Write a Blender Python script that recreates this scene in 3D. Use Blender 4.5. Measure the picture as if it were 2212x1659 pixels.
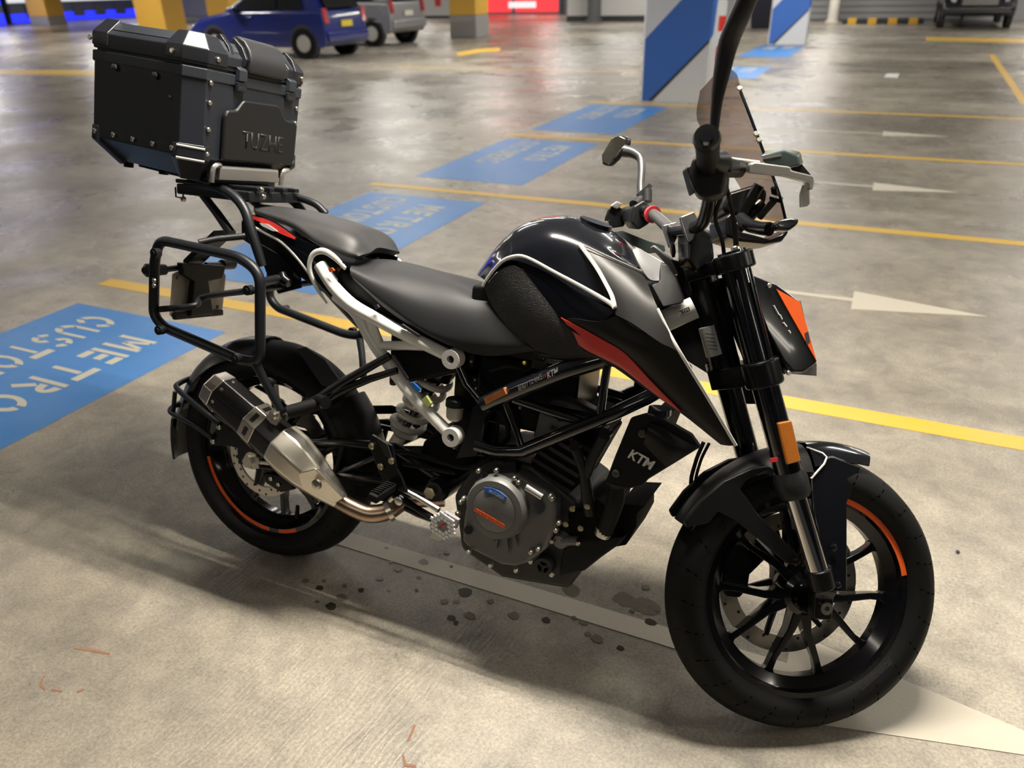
import bpy, bmesh, math, random
from mathutils import Matrix, Vector
for o in list(bpy.data.objects): bpy.data.objects.remove(o, do_unlink=True)
random.seed(7)
scene = bpy.context.scene
COL = scene.collection
PI = math.pi

# ------------------------------------------------------------------ camera
cam_d = bpy.data.cameras.new('camera')
cam = bpy.data.objects.new('camera', cam_d); COL.objects.link(cam)
m = Matrix([[0.908996, -0.175484, 0.378063], [0.416273, 0.428053, -0.802177], [-0.021061, 0.886553, 0.462148]]).to_4x4(); m.translation = Vector((1.3543,-1.2869,1.4249))
cam.matrix_world = m
cam_d.sensor_fit = 'HORIZONTAL'; cam_d.sensor_width = 36; cam_d.lens = 27.080
cam_d.clip_start = .05; cam_d.clip_end = 200
cam_d.dof.use_dof = True; cam_d.dof.focus_distance = 1.62; cam_d.dof.aperture_fstop = 3.4
scene.camera = cam

# ------------------------------------------------------------------ world, light level
w = bpy.data.worlds.new('world'); scene.world = w; w.use_nodes = True
w.node_tree.nodes['Background'].inputs[0].default_value = (.9, .93, 1, 1)
w.node_tree.nodes['Background'].inputs[1].default_value = .03
scene.view_settings.view_transform = 'Standard'
scene.view_settings.look = 'None'
scene.view_settings.gamma = 1
scene.view_settings.exposure = 0.12
scene.view_settings.use_curve_mapping = False

TUBE_W = 50.0      # watts of light from each twin batten near the motorcycle
CEIL = 2.75
# twin fluorescent battens under the slab, all parallel to the bays: (x, y, power scale)
LAMPS = [(.75, .45, 3.2), (-3.6, .45, .25), (5.2, .45, .7), (3.1, 2.9, .75), (-2.2, 3.1, .25), (6.6, 3.1, .7), (1.0, -2.6, .16), (-2.9, -2.5, .14), (4.8, -2.5, .12)]
for iy, y in enumerate((5.8, 9.2, 12.6, 16.7, 22.0, 27.5)):
    xs = (-6.6, -3.0, .6, 4.2) if iy < 2 else (-27, -20.5, -14, -7.5, -1, 5.5)
    for x in xs:
        LAMPS.append((x, y, .60 if iy < 2 else 2.1))
LAMPS += [(-10, .45, .6), (-16.5, .45, .9), (-11, 5.8, .6), (-17, 5.8, .9), (-24, 3, 1.2), (-32, 8, 1.6), (-37, 25, 2.2), (-37, 33, 2.2), (-27, 34.5, 1.6), (-20, 34.5, 1.6), (-13, 34.5, 1.6)]
for (x, y, s) in LAMPS:
    for dy in (-.055, .055):
        l = bpy.data.lights.new('tube_light', 'AREA'); l.shape = 'RECTANGLE'
        l.size = 1.45; l.size_y = .03; l.energy = TUBE_W * s * .5; l.color = (1.0, .925, .80) if y < 2 else (1.0, .965, .90)
        o = bpy.data.objects.new('tube_light', l); COL.objects.link(o)
        o.location = (x, y + dy, CEIL - .118)

# ------------------------------------------------------------------ mesh helpers
class MB:
    def __init__(s): s.v = []; s.f = []
    def add(s, vs, fs):
        n = len(s.v); s.v += [tuple(p) for p in vs]; s.f += [tuple(i + n for i in f) for f in fs]; return s
    def box(s, c, size, R=None):
        c = Vector(c); h = [x / 2 for x in size]; R = R or Matrix.Identity(3)
        vs = [c + R @ Vector((i * h[0], j * h[1], k * h[2])) for i in (-1, 1) for j in (-1, 1) for k in (-1, 1)]
        return s.add(vs, [(0, 1, 3, 2), (4, 6, 7, 5), (0, 4, 5, 1), (2, 3, 7, 6), (0, 2, 6, 4), (1, 5, 7, 3)])
    def prism(s, pts, vec):
        pts = [Vector(p) for p in pts]; vec = Vector(vec); n = len(pts)
        vs = pts + [p + vec for p in pts]
        fs = [tuple(range(n)), tuple(range(2 * n - 1, n - 1, -1))] + [(i, (i + 1) % n, n + (i + 1) % n, n + i) for i in range(n)]
        return s.add(vs, fs)
    def tube(s, pts, r, n=10, closed=False, cap=True, smooth=0, flat=None):
        pts = [Vector(p) for p in pts]
        rs = list(r) if isinstance(r, (list, tuple)) else [r] * len(pts)
        if smooth: pts, rs = spline(pts, rs, smooth, closed)
        N = len(pts); tans = []
        for i in range(N):
            a = pts[(i - 1) % N] if closed or i > 0 else pts[i]
            b = pts[(i + 1) % N] if closed or i < N - 1 else pts[i]
            t = b - a; tans.append(t.normalized() if t.length > 1e-9 else Vector((0, 0, 1)))
        up = Vector((0, 0, 1)) if abs(tans[0].z) < .9 else Vector((1, 0, 0))
        u = tans[0].cross(up).normalized(); vs = []
        for i in range(N):
            u = (u - tans[i] * u.dot(tans[i]))
            u = u.normalized() if u.length > 1e-6 else tans[i].orthogonal().normalized()
            w_ = tans[i].cross(u)
            for k in range(n):
                a = 2 * PI * k / n
                d = u * math.cos(a) + w_ * math.sin(a)
                if flat: d = d - Vector(flat[0]) * d.dot(Vector(flat[0])) * (1 - flat[1])
                vs.append(pts[i] + d * rs[i])
        fs = []
        for i in range(N if closed else N - 1):
            for k in range(n):
                a, b = i * n + k, i * n + (k + 1) % n
                c, d = ((i + 1) % N) * n + (k + 1) % n, ((i + 1) % N) * n + k
                fs.append((a, b, c, d))
        if cap and not closed:
            fs.append(tuple(range(n - 1, -1, -1))); fs.append(tuple(range((N - 1) * n, N * n)))
        return s.add(vs, fs)
    def cyl(s, p0, p1, r, n=16, r2=None):
        return s.tube([p0, p1], [r, r if r2 is None else r2], n)
    def lathe(s, prof, org=(0, 0, 0), axis=(0, 1, 0), n=48, a0=0, a1=2 * PI, closed=True):
        """prof: closed loop (or open line) of (radius, offset along axis)"""
        org = Vector(org); ax = Vector(axis).normalized()
        e1 = Vector((1, 0, 0)) if abs(ax.x) < .9 else Vector((0, 0, 1))
        e1 = (e1 - ax * e1.dot(ax)).normalized(); e2 = e1.cross(ax) if abs(ax.y) > .9 and ax.y > 0 else ax.cross(e1)
        full = abs(a1 - a0) > 2 * PI - 1e-4; N = n if full else n + 1; m_ = len(prof); vs = []
        for i in range(N):
            a = a0 + (a1 - a0) * i / n
            d = e1 * math.cos(a) + e2 * math.sin(a)
            for (r, h) in prof: vs.append(org + d * r + ax * h)
        fs = []
        for i in range(N if full else N - 1):
            for k in range(m_ if closed else m_ - 1):
                fs.append((i * m_ + k, i * m_ + (k + 1) % m_, ((i + 1) % N) * m_ + (k + 1) % m_, ((i + 1) % N) * m_ + k))
        if not full and closed:
            fs.append(tuple(range(m_ - 1, -1, -1))); fs.append(tuple(range((N - 1) * m_, N * m_)))
        return s.add(vs, fs)
    def disc(s, c, ax, r, h, n=20):
        c = Vector(c); ax = Vector(ax).normalized(); return s.cyl(c, c + ax * h, r, n)
    def bolt(s, c, ax, r=.006, h=.006):
        c = Vector(c); ax = Vector(ax).normalized()
        s.tube([c, c + ax * h * .7, c + ax * h], [r, r, r * .7], 10)
        return s
    def sphere(s, c, r, n=12, sc=(1, 1, 1)):
        c = Vector(c); vs = []; fs = []
        for i in range(n + 1):
            for k in range(n * 2):
                t = PI * i / n; p = 2 * PI * k / (n * 2)
                vs.append(c + Vector((r * sc[0] * math.sin(t) * math.cos(p), r * sc[1] * math.sin(t) * math.sin(p), r * sc[2] * math.cos(t))))
        for i in range(n):
            for k in range(n * 2):
                fs.append((i * n * 2 + k, (i + 1) * n * 2 + k, (i + 1) * n * 2 + (k + 1) % (n * 2), i * n * 2 + (k + 1) % (n * 2)))
        return s.add(vs, fs)
    def loft(s, secs, cap=True):
        n = len(secs[0]); vs = [p for sec in secs for p in sec]; fs = []
        for i in range(len(secs) - 1):
            for k in range(n):
                fs.append((i * n + k, i * n + (k + 1) % n, (i + 1) * n + (k + 1) % n, (i + 1) * n + k))
        if cap: fs.append(tuple(range(n - 1, -1, -1))); fs.append(tuple(range((len(secs) - 1) * n, len(secs) * n)))
        return s.add(vs, fs)
    def patch(s, rows, sub=5, thick=0, sym=False):
        """smooth sheet through a grid of control points; sym mirrors it across y=0 (first row = centre line)"""
        if sym: rows = [[(p[0], -p[1], p[2]) for p in r] for r in rows[:0:-1]] + rows
        rows = [spline([Vector(p) for p in r], None, sub)[0] for r in rows]
        cols = [spline([r[i] for r in rows], None, sub)[0] for i in range(len(rows[0]))]
        nu, nv = len(cols), len(cols[0]); vs = [p for c in cols for p in c]
        fs = [(i * nv + j, (i + 1) * nv + j, (i + 1) * nv + j + 1, i * nv + j + 1) for i in range(nu - 1) for j in range(nv - 1)]
        if not thick: return s.add(vs, fs)
        nr = [Vector((0, 0, 0)) for _ in vs]
        for f in fs:
            nn = (vs[f[2]] - vs[f[0]]).cross(vs[f[3]] - vs[f[1]])
            for i in f: nr[i] += nn
        cx_ = sum((v.x for v in vs)) / len(vs); cz_ = sum((v.z for v in vs)) / len(vs) - .15
        if sum(q.x * (v.x - cx_) * .3 + q.y * v.y + q.z * (v.z - cz_) for v, q in zip(vs, nr)) < 0: thick = -thick
        N = len(vs)
        vs2 = [v - q.normalized() * thick if q.length > 0 else v for v, q in zip(vs, nr)]
        fs2 = [tuple(N + i for i in f[::-1]) for f in fs]
        rim = [i * nv for i in range(nu)] + [(nu - 1) * nv + j for j in range(1, nv)] + [i * nv + nv - 1 for i in range(nu - 2, -1, -1)] + [j for j in range(nv - 2, 0, -1)]
        fr = [(rim[i], N + rim[i], N + rim[(i + 1) % len(rim)], rim[(i + 1) % len(rim)]) for i in range(len(rim))]
        return s.add(vs + vs2, fs + fs2 + fr)
    def mirror(s):
        n = len(s.v); vs = [(x, -y, z) for x, y, z in s.v]
        return s.add(vs, [tuple(f[::-1]) for f in list(s.f)])
    def mirrored(s):
        o = MB(); o.v = [(x, -y, z) for x, y, z in s.v]; o.f = [tuple(f[::-1]) for f in s.f]; return o

def spline(pts, rs, k, closed=False):
    N = len(pts); out = []; ro = []
    if N < 3: 
        out = [pts[0].lerp(pts[1], i / k) for i in range(k + 1)]
        return out, ([rs[0] + (rs[1] - rs[0]) * i / k for i in range(k + 1)] if rs else None)
    for i in range(N if closed else N - 1):
        p1, p2 = pts[i], pts[(i + 1) % N]
        p0 = pts[i - 1] if closed or i > 0 else p1 * 2 - p2
        p3 = pts[(i + 2) % N] if closed or i < N - 2 else p2 * 2 - p1
        for j in range(k):
            t = j / k; t2, t3 = t * t, t * t * t
            out.append(.5 * ((2 * p1) + (p2 - p0) * t + (2 * p0 - 5 * p1 + 4 * p2 - p3) * t2 + (3 * p1 - p0 - 3 * p2 + p3) * t3))
            if rs: ro.append(rs[i] + (rs[(i + 1) % N] - rs[i]) * t)
    if not closed:
        out.append(pts[-1].copy())
        if rs: ro.append(rs[-1])
    return out, (ro if rs else None)

def rounded(pts, r, k=5):
    """round the corners of a closed or open polyline of 3D points"""
    pts = [Vector(p) for p in pts]; out = []; N = len(pts)
    for i in range(N):
        a, b, c = pts[i - 1], pts[i], pts[(i + 1) % N]
        d1 = (a - b); d2 = (c - b); q = min(r, d1.length * .48, d2.length * .48)
        s_, e = b + d1.normalized() * q, b + d2.normalized() * q
        for j in range(k + 1):
            t = j / k; out.append(s_ * (1 - t) ** 2 + b * 2 * t * (1 - t) + e * t * t)
    return out

def obj(name, mb, mat, parent=None, bevel=0, smooth=True, ang=38, seg=2, kind=None, label=None, mw=None):
    me = bpy.data.meshes.new(name); me.from_pydata([tuple(v) for v in mb.v], [], mb.f); me.update()
    bm = bmesh.new(); bm.from_mesh(me)
    bmesh.ops.remove_doubles(bm, verts=bm.verts, dist=1e-6)
    bmesh.ops.recalc_face_normals(bm, faces=bm.faces); bm.to_mesh(me); bm.free()
    if smooth:
        me.polygons.foreach_set('use_smooth', [True] * len(me.polygons))
        if not bevel: me.set_sharp_from_angle(angle=math.radians(ang))
    me.materials.append(mat)
    o = bpy.data.objects.new(name, me); COL.objects.link(o)
    if parent is not None: o.parent = parent
    if mw is not None: o.matrix_local = mw
    if bevel:
        b = o.modifiers.new('bevel', 'BEVEL'); b.width = bevel; b.segments = seg; b.limit_method = 'ANGLE'; b.angle_limit = math.radians(30)
        wn = o.modifiers.new('wn', 'WEIGHTED_NORMAL'); wn.keep_sharp = False
    if kind: o['kind'] = kind
    if label: o['label'] = label
    return o

def thing(name, label, cat, group=None, mat=None, loc=None):
    o = bpy.data.objects.new(name, None); COL.objects.link(o); o.empty_display_size = .1
    if mat is not None: o.matrix_world = mat
    if loc is not None: o.location = loc
    o['label'] = label; o['category'] = cat
    if group: o['group'] = group
    return o
def tag(o, label, cat, group=None):
    o['label'] = label; o['category'] = cat
    if group: o['group'] = group
    return o

def text_on(s, p0, p1, p3, lift=(0, 0, 0), thick=None, bold=0, shear=0):
    """letters as flat geometry filling the parallelogram p0 (lower left), p1 (lower right), p3 (upper left)"""
    cu = bpy.data.curves.new('t', 'FONT'); cu.body = s; cu.offset = bold; cu.shear = shear; cu.resolution_u = 2
    o = bpy.data.objects.new('t', cu); COL.objects.link(o)
    dg = bpy.context.evaluated_depsgraph_get(); me = o.evaluated_get(dg).to_mesh()
    vs = [tuple(v.co) for v in me.vertices]; fs = [tuple(p.vertices) for p in me.polygons]
    o.evaluated_get(dg).to_mesh_clear(); bpy.data.objects.remove(o); bpy.data.curves.remove(cu)
    x0, x1 = min(v[0] for v in vs), max(v[0] for v in vs); y0, y1 = min(v[1] for v in vs), max(v[1] for v in vs)
    p0, p1, p3, L = Vector(p0), Vector(p1), Vector(p3), Vector(lift)
    P = [p0 + (p1 - p0) * ((v[0] - x0) / (x1 - x0)) + (p3 - p0) * ((v[1] - y0) / (y1 - y0)) + L for v in vs]
    mb = MB(); mb.add(P, fs)
    return mb

# ------------------------------------------------------------------ materials
def mat(name, col, rough=.5, metal=0, coat=0, bump=0, bscale=200, spec=.5, trans=0, emit=0, var=0, vscale=30, coatr=.05):
    m = bpy.data.materials.new(name); m.use_nodes = True; nt = m.node_tree; b = nt.nodes['Principled BSDF']
    b.inputs['Base Color'].default_value = (*col, 1); b.inputs['Roughness'].default_value = rough
    b.inputs['Metallic'].default_value = metal; b.inputs['Coat Weight'].default_value = coat
    b.inputs['Coat Roughness'].default_value = coatr; b.inputs['Specular IOR Level'].default_value = spec
    if trans: b.inputs['Transmission Weight'].default_value = trans
    if emit: b.inputs['Emission Color'].default_value = (*col, 1); b.inputs['Emission Strength'].default_value = emit
    tc = nt.nodes.new('ShaderNodeTexCoord')
    n = nt.nodes.new('ShaderNodeTexNoise'); n.inputs['Scale'].default_value = vscale; n.inputs['Detail'].default_value = 5
    nt.links.new(tc.outputs['Object'], n.inputs['Vector'])
    mx = nt.nodes.new('ShaderNodeMix'); mx.data_type = 'RGBA'
    mx.inputs[6].default_value = (*[max(0, c * (1 - var)) for c in col], 1); mx.inputs[7].default_value = (*[min(1, c * (1 + var)) for c in col], 1)
    nt.links.new(n.outputs['Fac'], mx.inputs[0]); nt.links.new(mx.outputs[2], b.inputs['Base Color'])
    if bump:
        n2 = nt.nodes.new('ShaderNodeTexNoise'); n2.inputs['Scale'].default_value = bscale; n2.inputs['Detail'].default_value = 3
        nt.links.new(tc.outputs['Object'], n2.inputs['Vector'])
        bp = nt.nodes.new('ShaderNodeBump'); bp.inputs['Strength'].default_value = bump; bp.inputs['Distance'].default_value = .002
        nt.links.new(n2.outputs['Fac'], bp.inputs['Height']); nt.links.new(bp.outputs[0], b.inputs['Normal'])
    return m
def glassy(name, tint, alpha, rough=.03):
    m = bpy.data.materials.new(name); m.use_nodes = True; nt = m.node_tree
    for n in list(nt.nodes): nt.nodes.remove(n)
    out = nt.nodes.new('ShaderNodeOutputMaterial'); t = nt.nodes.new('ShaderNodeBsdfTransparent'); t.inputs[0].default_value = (*tint, 1)
    g = nt.nodes.new('ShaderNodeBsdfPrincipled'); g.inputs['Base Color'].default_value = (*[c * .12 for c in tint], 1); g.inputs['Roughness'].default_value = rough
    mx = nt.nodes.new('ShaderNodeMixShader'); mx.inputs[0].default_value = alpha
    nt.links.new(t.outputs[0], mx.inputs[1]); nt.links.new(g.outputs[0], mx.inputs[2]); nt.links.new(mx.outputs[0], out.inputs[0])
    return m
gloss = mat('gloss_black_paint', (.005, .006, .009), .16, coat=1, var=.2)
shroudm = mat('dark_anthracite_paint', (.010, .0094, .0092), .40, spec=.3, var=.15)
satin = mat('satin_black_metal', (.0045, .0048, .0056), .27, spec=.36, var=.2, bump=.05, bscale=400)
powder = mat('powder_coated_black', (.007, .008, .011), .40, spec=.4, bump=.12, bscale=900, var=.15)
plastic = mat('matte_black_plastic', (.0065, .0068, .0075), .40, spec=.26, bump=.08, bscale=700, var=.15)
plastic2 = mat('charcoal_plastic', (.018, .0185, .020), .45, spec=.3, bump=.08, bscale=600, var=.1)
padm = mat('grained_black_rubber', (.013, .013, .014), .6, bump=1.4, bscale=420, var=.2)
rubber = mat('tyre_rubber', (.0055, .0055, .0058), .6, spec=.18, bump=.1, bscale=300, var=.25)
seatm = mat('seat_vinyl', (.018, .0185, .021), .46, spec=.4, bump=.12, bscale=800, var=.1)
pilm = mat('pillion_vinyl', (.025, .0245, .026), .5, spec=.4, bump=.12, bscale=800, var=.1)
rimm = mat('gloss_black_rim', (.004, .004, .005), .13, spec=.4, coat=.1, var=.1)
hubm = mat('black_anodised', (.01, .01, .011), .3, metal=.3)
engm = mat('grey_cast_engine', (.135, .135, .132), .45, metal=.2, bump=.15, bscale=500, var=.1)
engd = mat('dark_cast_engine', (.034, .034, .033), .48, metal=.4, bump=.2, bscale=400, var=.15)
alu = mat('brushed_aluminium', (.62, .60, .57), .34, metal=1, bump=.05, bscale=600, var=.06)
steel = mat('stainless_steel', (.70, .65, .57), .30, metal=1, bump=.06, bscale=250, var=.06)
heat = mat('satin_heat_shield', (.74, .69, .60), .38, metal=1, bump=.06, bscale=160, var=.08)
bronze = mat('heat_tinted_pipe', (.40, .29, .22), .32, metal=1, var=.25, vscale=14)
chrome = mat('chrome', (.75, .73, .70), .10, metal=1)
boltm = mat('zinc_bolt', (.66, .63, .55), .28, metal=1)
can = mat('black_muffler_can', (.085, .083, .086), .30, metal=1, var=.12)
canhi = mat('polished_grey_facet', (.26, .25, .27), .32, metal=.7, var=.08)
white = mat('white_paint', (.80, .80, .77), .3, coat=.4, var=.03)
greyp = mat('silver_grey_plastic', (.15, .15, .155), .45, var=.05)
dgrey = mat('mid_grey_alloy', (.075, .075, .078), .4, metal=.2, var=.05)
matte = mat('matte_dark_casting', (.007, .007, .007), .8, spec=.08, bump=.2, bscale=400)
orange = mat('orange_decal', (.90, .13, .022), .38, var=.05)
red = mat('red_decal', (.62, .028, .022), .32, coat=.4, var=.05)
redsat = mat('red_ring', (.6, .04, .05), .45)
amber = mat('amber_reflector', (.62, .19, .012), .22, coat=.6, bump=.6, bscale=900, var=.15)
bluedec = mat('blue_decal', (.02, .16, .62), .35)
copper = mat('copper_label', (.45, .16, .05), .4, metal=.3, var=.35, vscale=120)
springm = mat('pale_grey_spring', (.56, .54, .49), .34, coat=.3, var=.05)
smoke = glassy('smoked_screen', (.66, .59, .55), .10)
clearm = glassy('clear_plastic', (.75, .75, .74), .35)
resm = mat('reservoir_plastic', (.38, .36, .31), .35, var=.08)
mirr = mat('mirror_glass', (.8, .8, .8), .02, metal=1)
boltd = mat('dark_bolt', (.10, .10, .10), .35, metal=.8)
darkgreen = mat('dark_green_grey_cover', (.030, .042, .040), .3, coat=.2)
decw = mat('white_decal', (.72, .72, .70), .4)
greydec = mat('grey_decal', (.05, .05, .055), .35)
platem = mat('grimy_plate_back', (.30, .27, .23), .45, var=.2, vscale=20)

# ------------------------------------------------------------------ setting
def floor_material():
    m = bpy.data.materials.new('sealed_concrete'); m.use_nodes = True; nt = m.node_tree; b = nt.nodes['Principled BSDF']; L = nt.links.new
    tc = nt.nodes.new('ShaderNodeTexCoord')
    def noise(scale, detail=6, rough=.55, dist=0, vec=None):
        n = nt.nodes.new('ShaderNodeTexNoise'); n.inputs['Scale'].default_value = scale; n.inputs['Detail'].default_value = detail
        n.inputs['Roughness'].default_value = rough; n.inputs['Distortion'].default_value = dist
        L(vec or tc.outputs['Object'], n.inputs['Vector']); return n.outputs['Fac']
    def ramp(fac, a, ca, bb, cb):
        r = nt.nodes.new('ShaderNodeValToRGB'); e = r.color_ramp.elements
        e[0].position = a; e[0].color = (*ca, 1); e[1].position = bb; e[1].color = (*cb, 1); L(fac, r.inputs[0]); return r.outputs[0]
    def mix(fac, a, bb, mode='MIX'):
        x = nt.nodes.new('ShaderNodeMix'); x.data_type = 'RGBA'; x.blend_type = mode
        if isinstance(fac, float): x.inputs[0].default_value = fac
        else: L(fac, x.inputs[0])
        L(a, x.inputs[6]); L(bb, x.inputs[7]); return x.outputs[2]
    def mapping(sc, rot=0):
        mp = nt.nodes.new('ShaderNodeMapping'); mp.inputs['Scale'].default_value = sc; mp.inputs['Rotation'].default_value = (0, 0, rot)
        L(tc.outputs['Object'], mp.inputs['Vector']); return mp.outputs[0]
    base = ramp(noise(.9, 8, .6, .6), .34, (.315, .284, .232), .68, (.45, .408, .338))
    mott = ramp(noise(7, 10, .75, .4), .36, (.70, .70, .71), .62, (1.08, 1.07, 1.05))
    c = mix(1.0, base, mott, 'MULTIPLY')
    grain = ramp(noise(130, 6, .8), .36, (.66, .655, .65), .60, (1.10, 1.10, 1.10)); c = mix(1.0, c, grain, 'MULTIPLY')
    # soot and tyre grime in large soft blotches, drawn out along the bays
    gr = ramp(noise(.55, 5, .6, .8, mapping((.35, 1.0, 1))), .44, (1, 1, 1), .68, (.50, .485, .475)); c = mix(1.0, c, gr, 'MULTIPLY')
    st = ramp(noise(2.2, 9, .75, 1.2), .60, (1, 1, 1), .74, (.62, .60, .58)); c = mix(1.0, c, st, 'MULTIPLY')
    sp = ramp(noise(38, 2, .5), .72, (1, 1, 1), .78, (.55, .54, .53)); c = mix(1.0, c, sp, 'MULTIPLY')
    L(c, b.inputs['Base Color'])
    rr = ramp(noise(1.3, 6, .6, .5), .35, (.20, .20, .20), .68, (.44, .44, .44)); L(rr, b.inputs['Roughness'])
    b.inputs['Specular IOR Level'].default_value = .55
    # broom-finish ripples and grit
    wv = nt.nodes.new('ShaderNodeTexWave'); wv.inputs['Scale'].default_value = 22; wv.inputs['Distortion'].default_value = 9; wv.inputs['Detail'].default_value = 4; wv.inputs['Detail Scale'].default_value = 1.6
    L(mapping((1, .25, 1), .5), wv.inputs['Vector'])
    msk = ramp(noise(1.1, 3, .5), .44, (0, 0, 0), .62, (1, 1, 1))
    mm = mix(1.0, wv.outputs['Color'], msk, 'MULTIPLY')
    b1 = nt.nodes.new('ShaderNodeBump'); b1.inputs['Strength'].default_value = .13; b1.inputs['Distance'].default_value = .004; L(mm, b1.inputs['Height'])
    b2 = nt.nodes.new('ShaderNodeBump'); b2.inputs['Strength'].default_value = .42; b2.inputs['Distance'].default_value = .0022
    L(noise(210, 5, .65), b2.inputs['Height']); L(b1.outputs[0], b2.inputs['Normal'])
    b3 = nt.nodes.new('ShaderNodeBump'); b3.inputs['Strength'].default_value = .12; b3.inputs['Distance'].default_value = .02
    L(noise(5, 4, .5, 0, mapping((.4, 1, 1))), b3.inputs['Height']); L(b2.outputs[0], b3.inputs['Normal'])
    L(b3.outputs[0], b.inputs['Normal'])
    return m
concrete = floor_material()
def paint_mat(name, col, wear, under=(.42, .37, .29), rough=.42):
    m = bpy.data.materials.new(name); m.use_nodes = True; nt = m.node_tree; b = nt.nodes['Principled BSDF']; L = nt.links.new
    tc = nt.nodes.new('ShaderNodeTexCoord'); n = nt.nodes.new('ShaderNodeTexNoise'); n.inputs['Scale'].default_value = 5; n.inputs['Detail'].default_value = 10; n.inputs['Roughness'].default_value = .72
    L(tc.outputs['Object'], n.inputs['Vector'])
    r = nt.nodes.new('ShaderNodeValToRGB'); e = r.color_ramp.elements; e[0].position = .36; e[1].position = .72
    e[0].color = (*[c * (1 - wear * .3) for c in col], 1); e[1].color = (*[c * (1 - wear) + u * wear for c, u in zip(col, under)], 1)
    L(n.outputs['Fac'], r.inputs[0]); L(r.outputs[0], b.inputs['Base Color']); b.inputs['Roughness'].default_value = rough
    n2 = nt.nodes.new('ShaderNodeTexNoise'); n2.inputs['Scale'].default_value = 160; L(tc.outputs['Object'], n2.inputs['Vector'])
    bp = nt.nodes.new('ShaderNodeBump'); bp.inputs['Strength'].default_value = .2; bp.inputs['Distance'].default_value = .002; L(n2.outputs['Fac'], bp.inputs['Height']); L(bp.outputs[0], b.inputs['Normal'])
    return m
yellowp = paint_mat('yellow_line_paint', (.70, .43, .04), .25)
bluep = paint_mat('blue_floor_paint', (.05, .215, .56), .12, rough=.4)
whitep = paint_mat('white_floor_paint', (.62, .57, .47), .35, rough=.5)
stencil = paint_mat('stencil_paint', (.58, .56, .48), .25, rough=.5)
slabm = mat('ceiling_paint', (.22, .22, .215), .8, var=.08, vscale=2)
wallm = mat('grey_block_wall', (.40, .40, .41), .75, var=.12, vscale=3)
yelm = mat('yellow_column_paint', (.62, .35, .045), .5, var=.06, vscale=3)
basem = mat('grey_column_base', (.27, .26, .25), .6, var=.1, vscale=3)
colw = mat('white_column_paint', (.70, .71, .74), .5, var=.05, vscale=3)
colb = mat('blue_column_paint', (.045, .15, .52), .45, var=.06, vscale=3)
darkm = mat('dark_trim', (.03, .03, .035), .5)

f = MB(); f.box((-12, 14, -.1), (80, 60, .2)); obj('floor', f, concrete, kind='structure', smooth=False)
f = MB(); f.box((-12, 14, CEIL + .1), (80, 60, .2)); obj('ceiling', f, slabm, kind='structure', smooth=False)
# right part of the back wall stands nearer than the shop side
f = MB(); f.box((10, 31.0, 1.4), (39, .3, 2.8)); f.box((-9.4, 35, 1.4), (.3, 8, 2.8)); obj('wall_back', f, wallm, kind='structure', smooth=False)
f = MB(); f.box((-30, 39, 1.4), (42, .3, 2.8)); obj('wall_shops', f, wallm, kind='structure', smooth=False)
f = MB(); f.box((-46, 14, 1.4), (.3, 52, 2.8)); obj('wall_left', f, wallm, kind='structure', smooth=False)

def flat(name, polys, m, parent=None, z=.0015, kind=None, label=None):
    mb = MB()
    for p in polys:
        mb.prism([(q[0], q[1], z) for q in p], (0, 0, -z + .0002))
    return obj(name, mb, m, parent, smooth=False, kind=kind, label=label)
# yellow bay lines
LN = [(1.445, -2.42, 4.6, 'nearest yellow bay line, running behind both wheels of the motorcycle'),
      (3.95, -2.34, 5.5, 'second yellow bay line, passing behind the fuel tank and handlebar'),
      (6.36, -2.26, 5.5, 'third yellow bay line, reaching behind the small left mirror'),
      (8.93, -2.22, 5.5, 'fourth yellow bay line, starting in front of the blue striped pillar'),
      (12.6, -7.5, -2.0, 'far pale yellow line across the driveway left of the striped pillar')]
for y, x0, x1, lab in LN:
    o = flat('bay_line', [[(x0, y - .048), (x1, y - .048), (x1, y + .048), (x0 + .0, y + .048)]], yellowp); tag(o, lab, 'floor line', 'yellow bay lines on the floor')
o = flat('bay_line', [[(2.9717,17.1434,0),(3.074,17.16,0),(2.9204,10.1479,-0),(2.8268,10.1217,0)]], yellowp); tag(o, 'slanted yellow line at the right edge near the black car', 'floor line', 'yellow bay lines on the floor')
o = flat('bay_line', [[(1.9558,22.1418,0),(4.7942,21.4128,0),(4.6179,20.1073,0),(1.9385,20.8302,-0)]], yellowp); tag(o, 'yellow line just in front of the black parked car', 'floor line', 'yellow bay lines on the floor')
o = flat('bay_line', [[(-16.7906,10.1551,0),(-13.5955,10.636,0),(-12.5826,9.7974,0),(-15.7077,9.4423,0)]], yellowp); tag(o, 'faint yellow line on the floor left of the black top case', 'floor line', 'yellow bay lines on the floor')
o = flat('bay_line', [[(-7.9726,15.8721,0),(-7.9807,16.96,0),(-7.5865,17.449,0),(-7.1481,16.5256,0),(-7.473,16.0794,0),(-7.4297,14.9717,0)]], yellowp); tag(o, 'short bent yellow mark before the yellow column with the grey base', 'floor line', 'yellow bay lines on the floor')

# white direction arrows, one per bay, pointing out of the bays
for y, lab in ((.115, 'white floor arrow with long shaft passing under the motorcycle'), (2.64, 'white floor arrow in the bay behind the front fork'),
               (5.16, 'white floor arrow two bays behind the handlebar'), (7.55, 'small white floor arrow three bays back, before the far yellow lines')):
    a = [[(.03, y - .03), (1.372, y - .03), (1.372, y - .135), (2.0, y + .01), (1.372, y + .135), (1.372, y + .03), (.03, y + .03)]]
    if y > 1: a = [[(.2, y - .02), (1.372, y - .02), (1.372, y - .13), (1.96, y), (1.372, y + .13), (1.372, y + .02), (.2, y + .02)]]
    o = flat('floor_arrow', a, whitep, z=.0018); tag(o, lab, 'arrow marking', 'white arrows painted in the bays')

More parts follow.
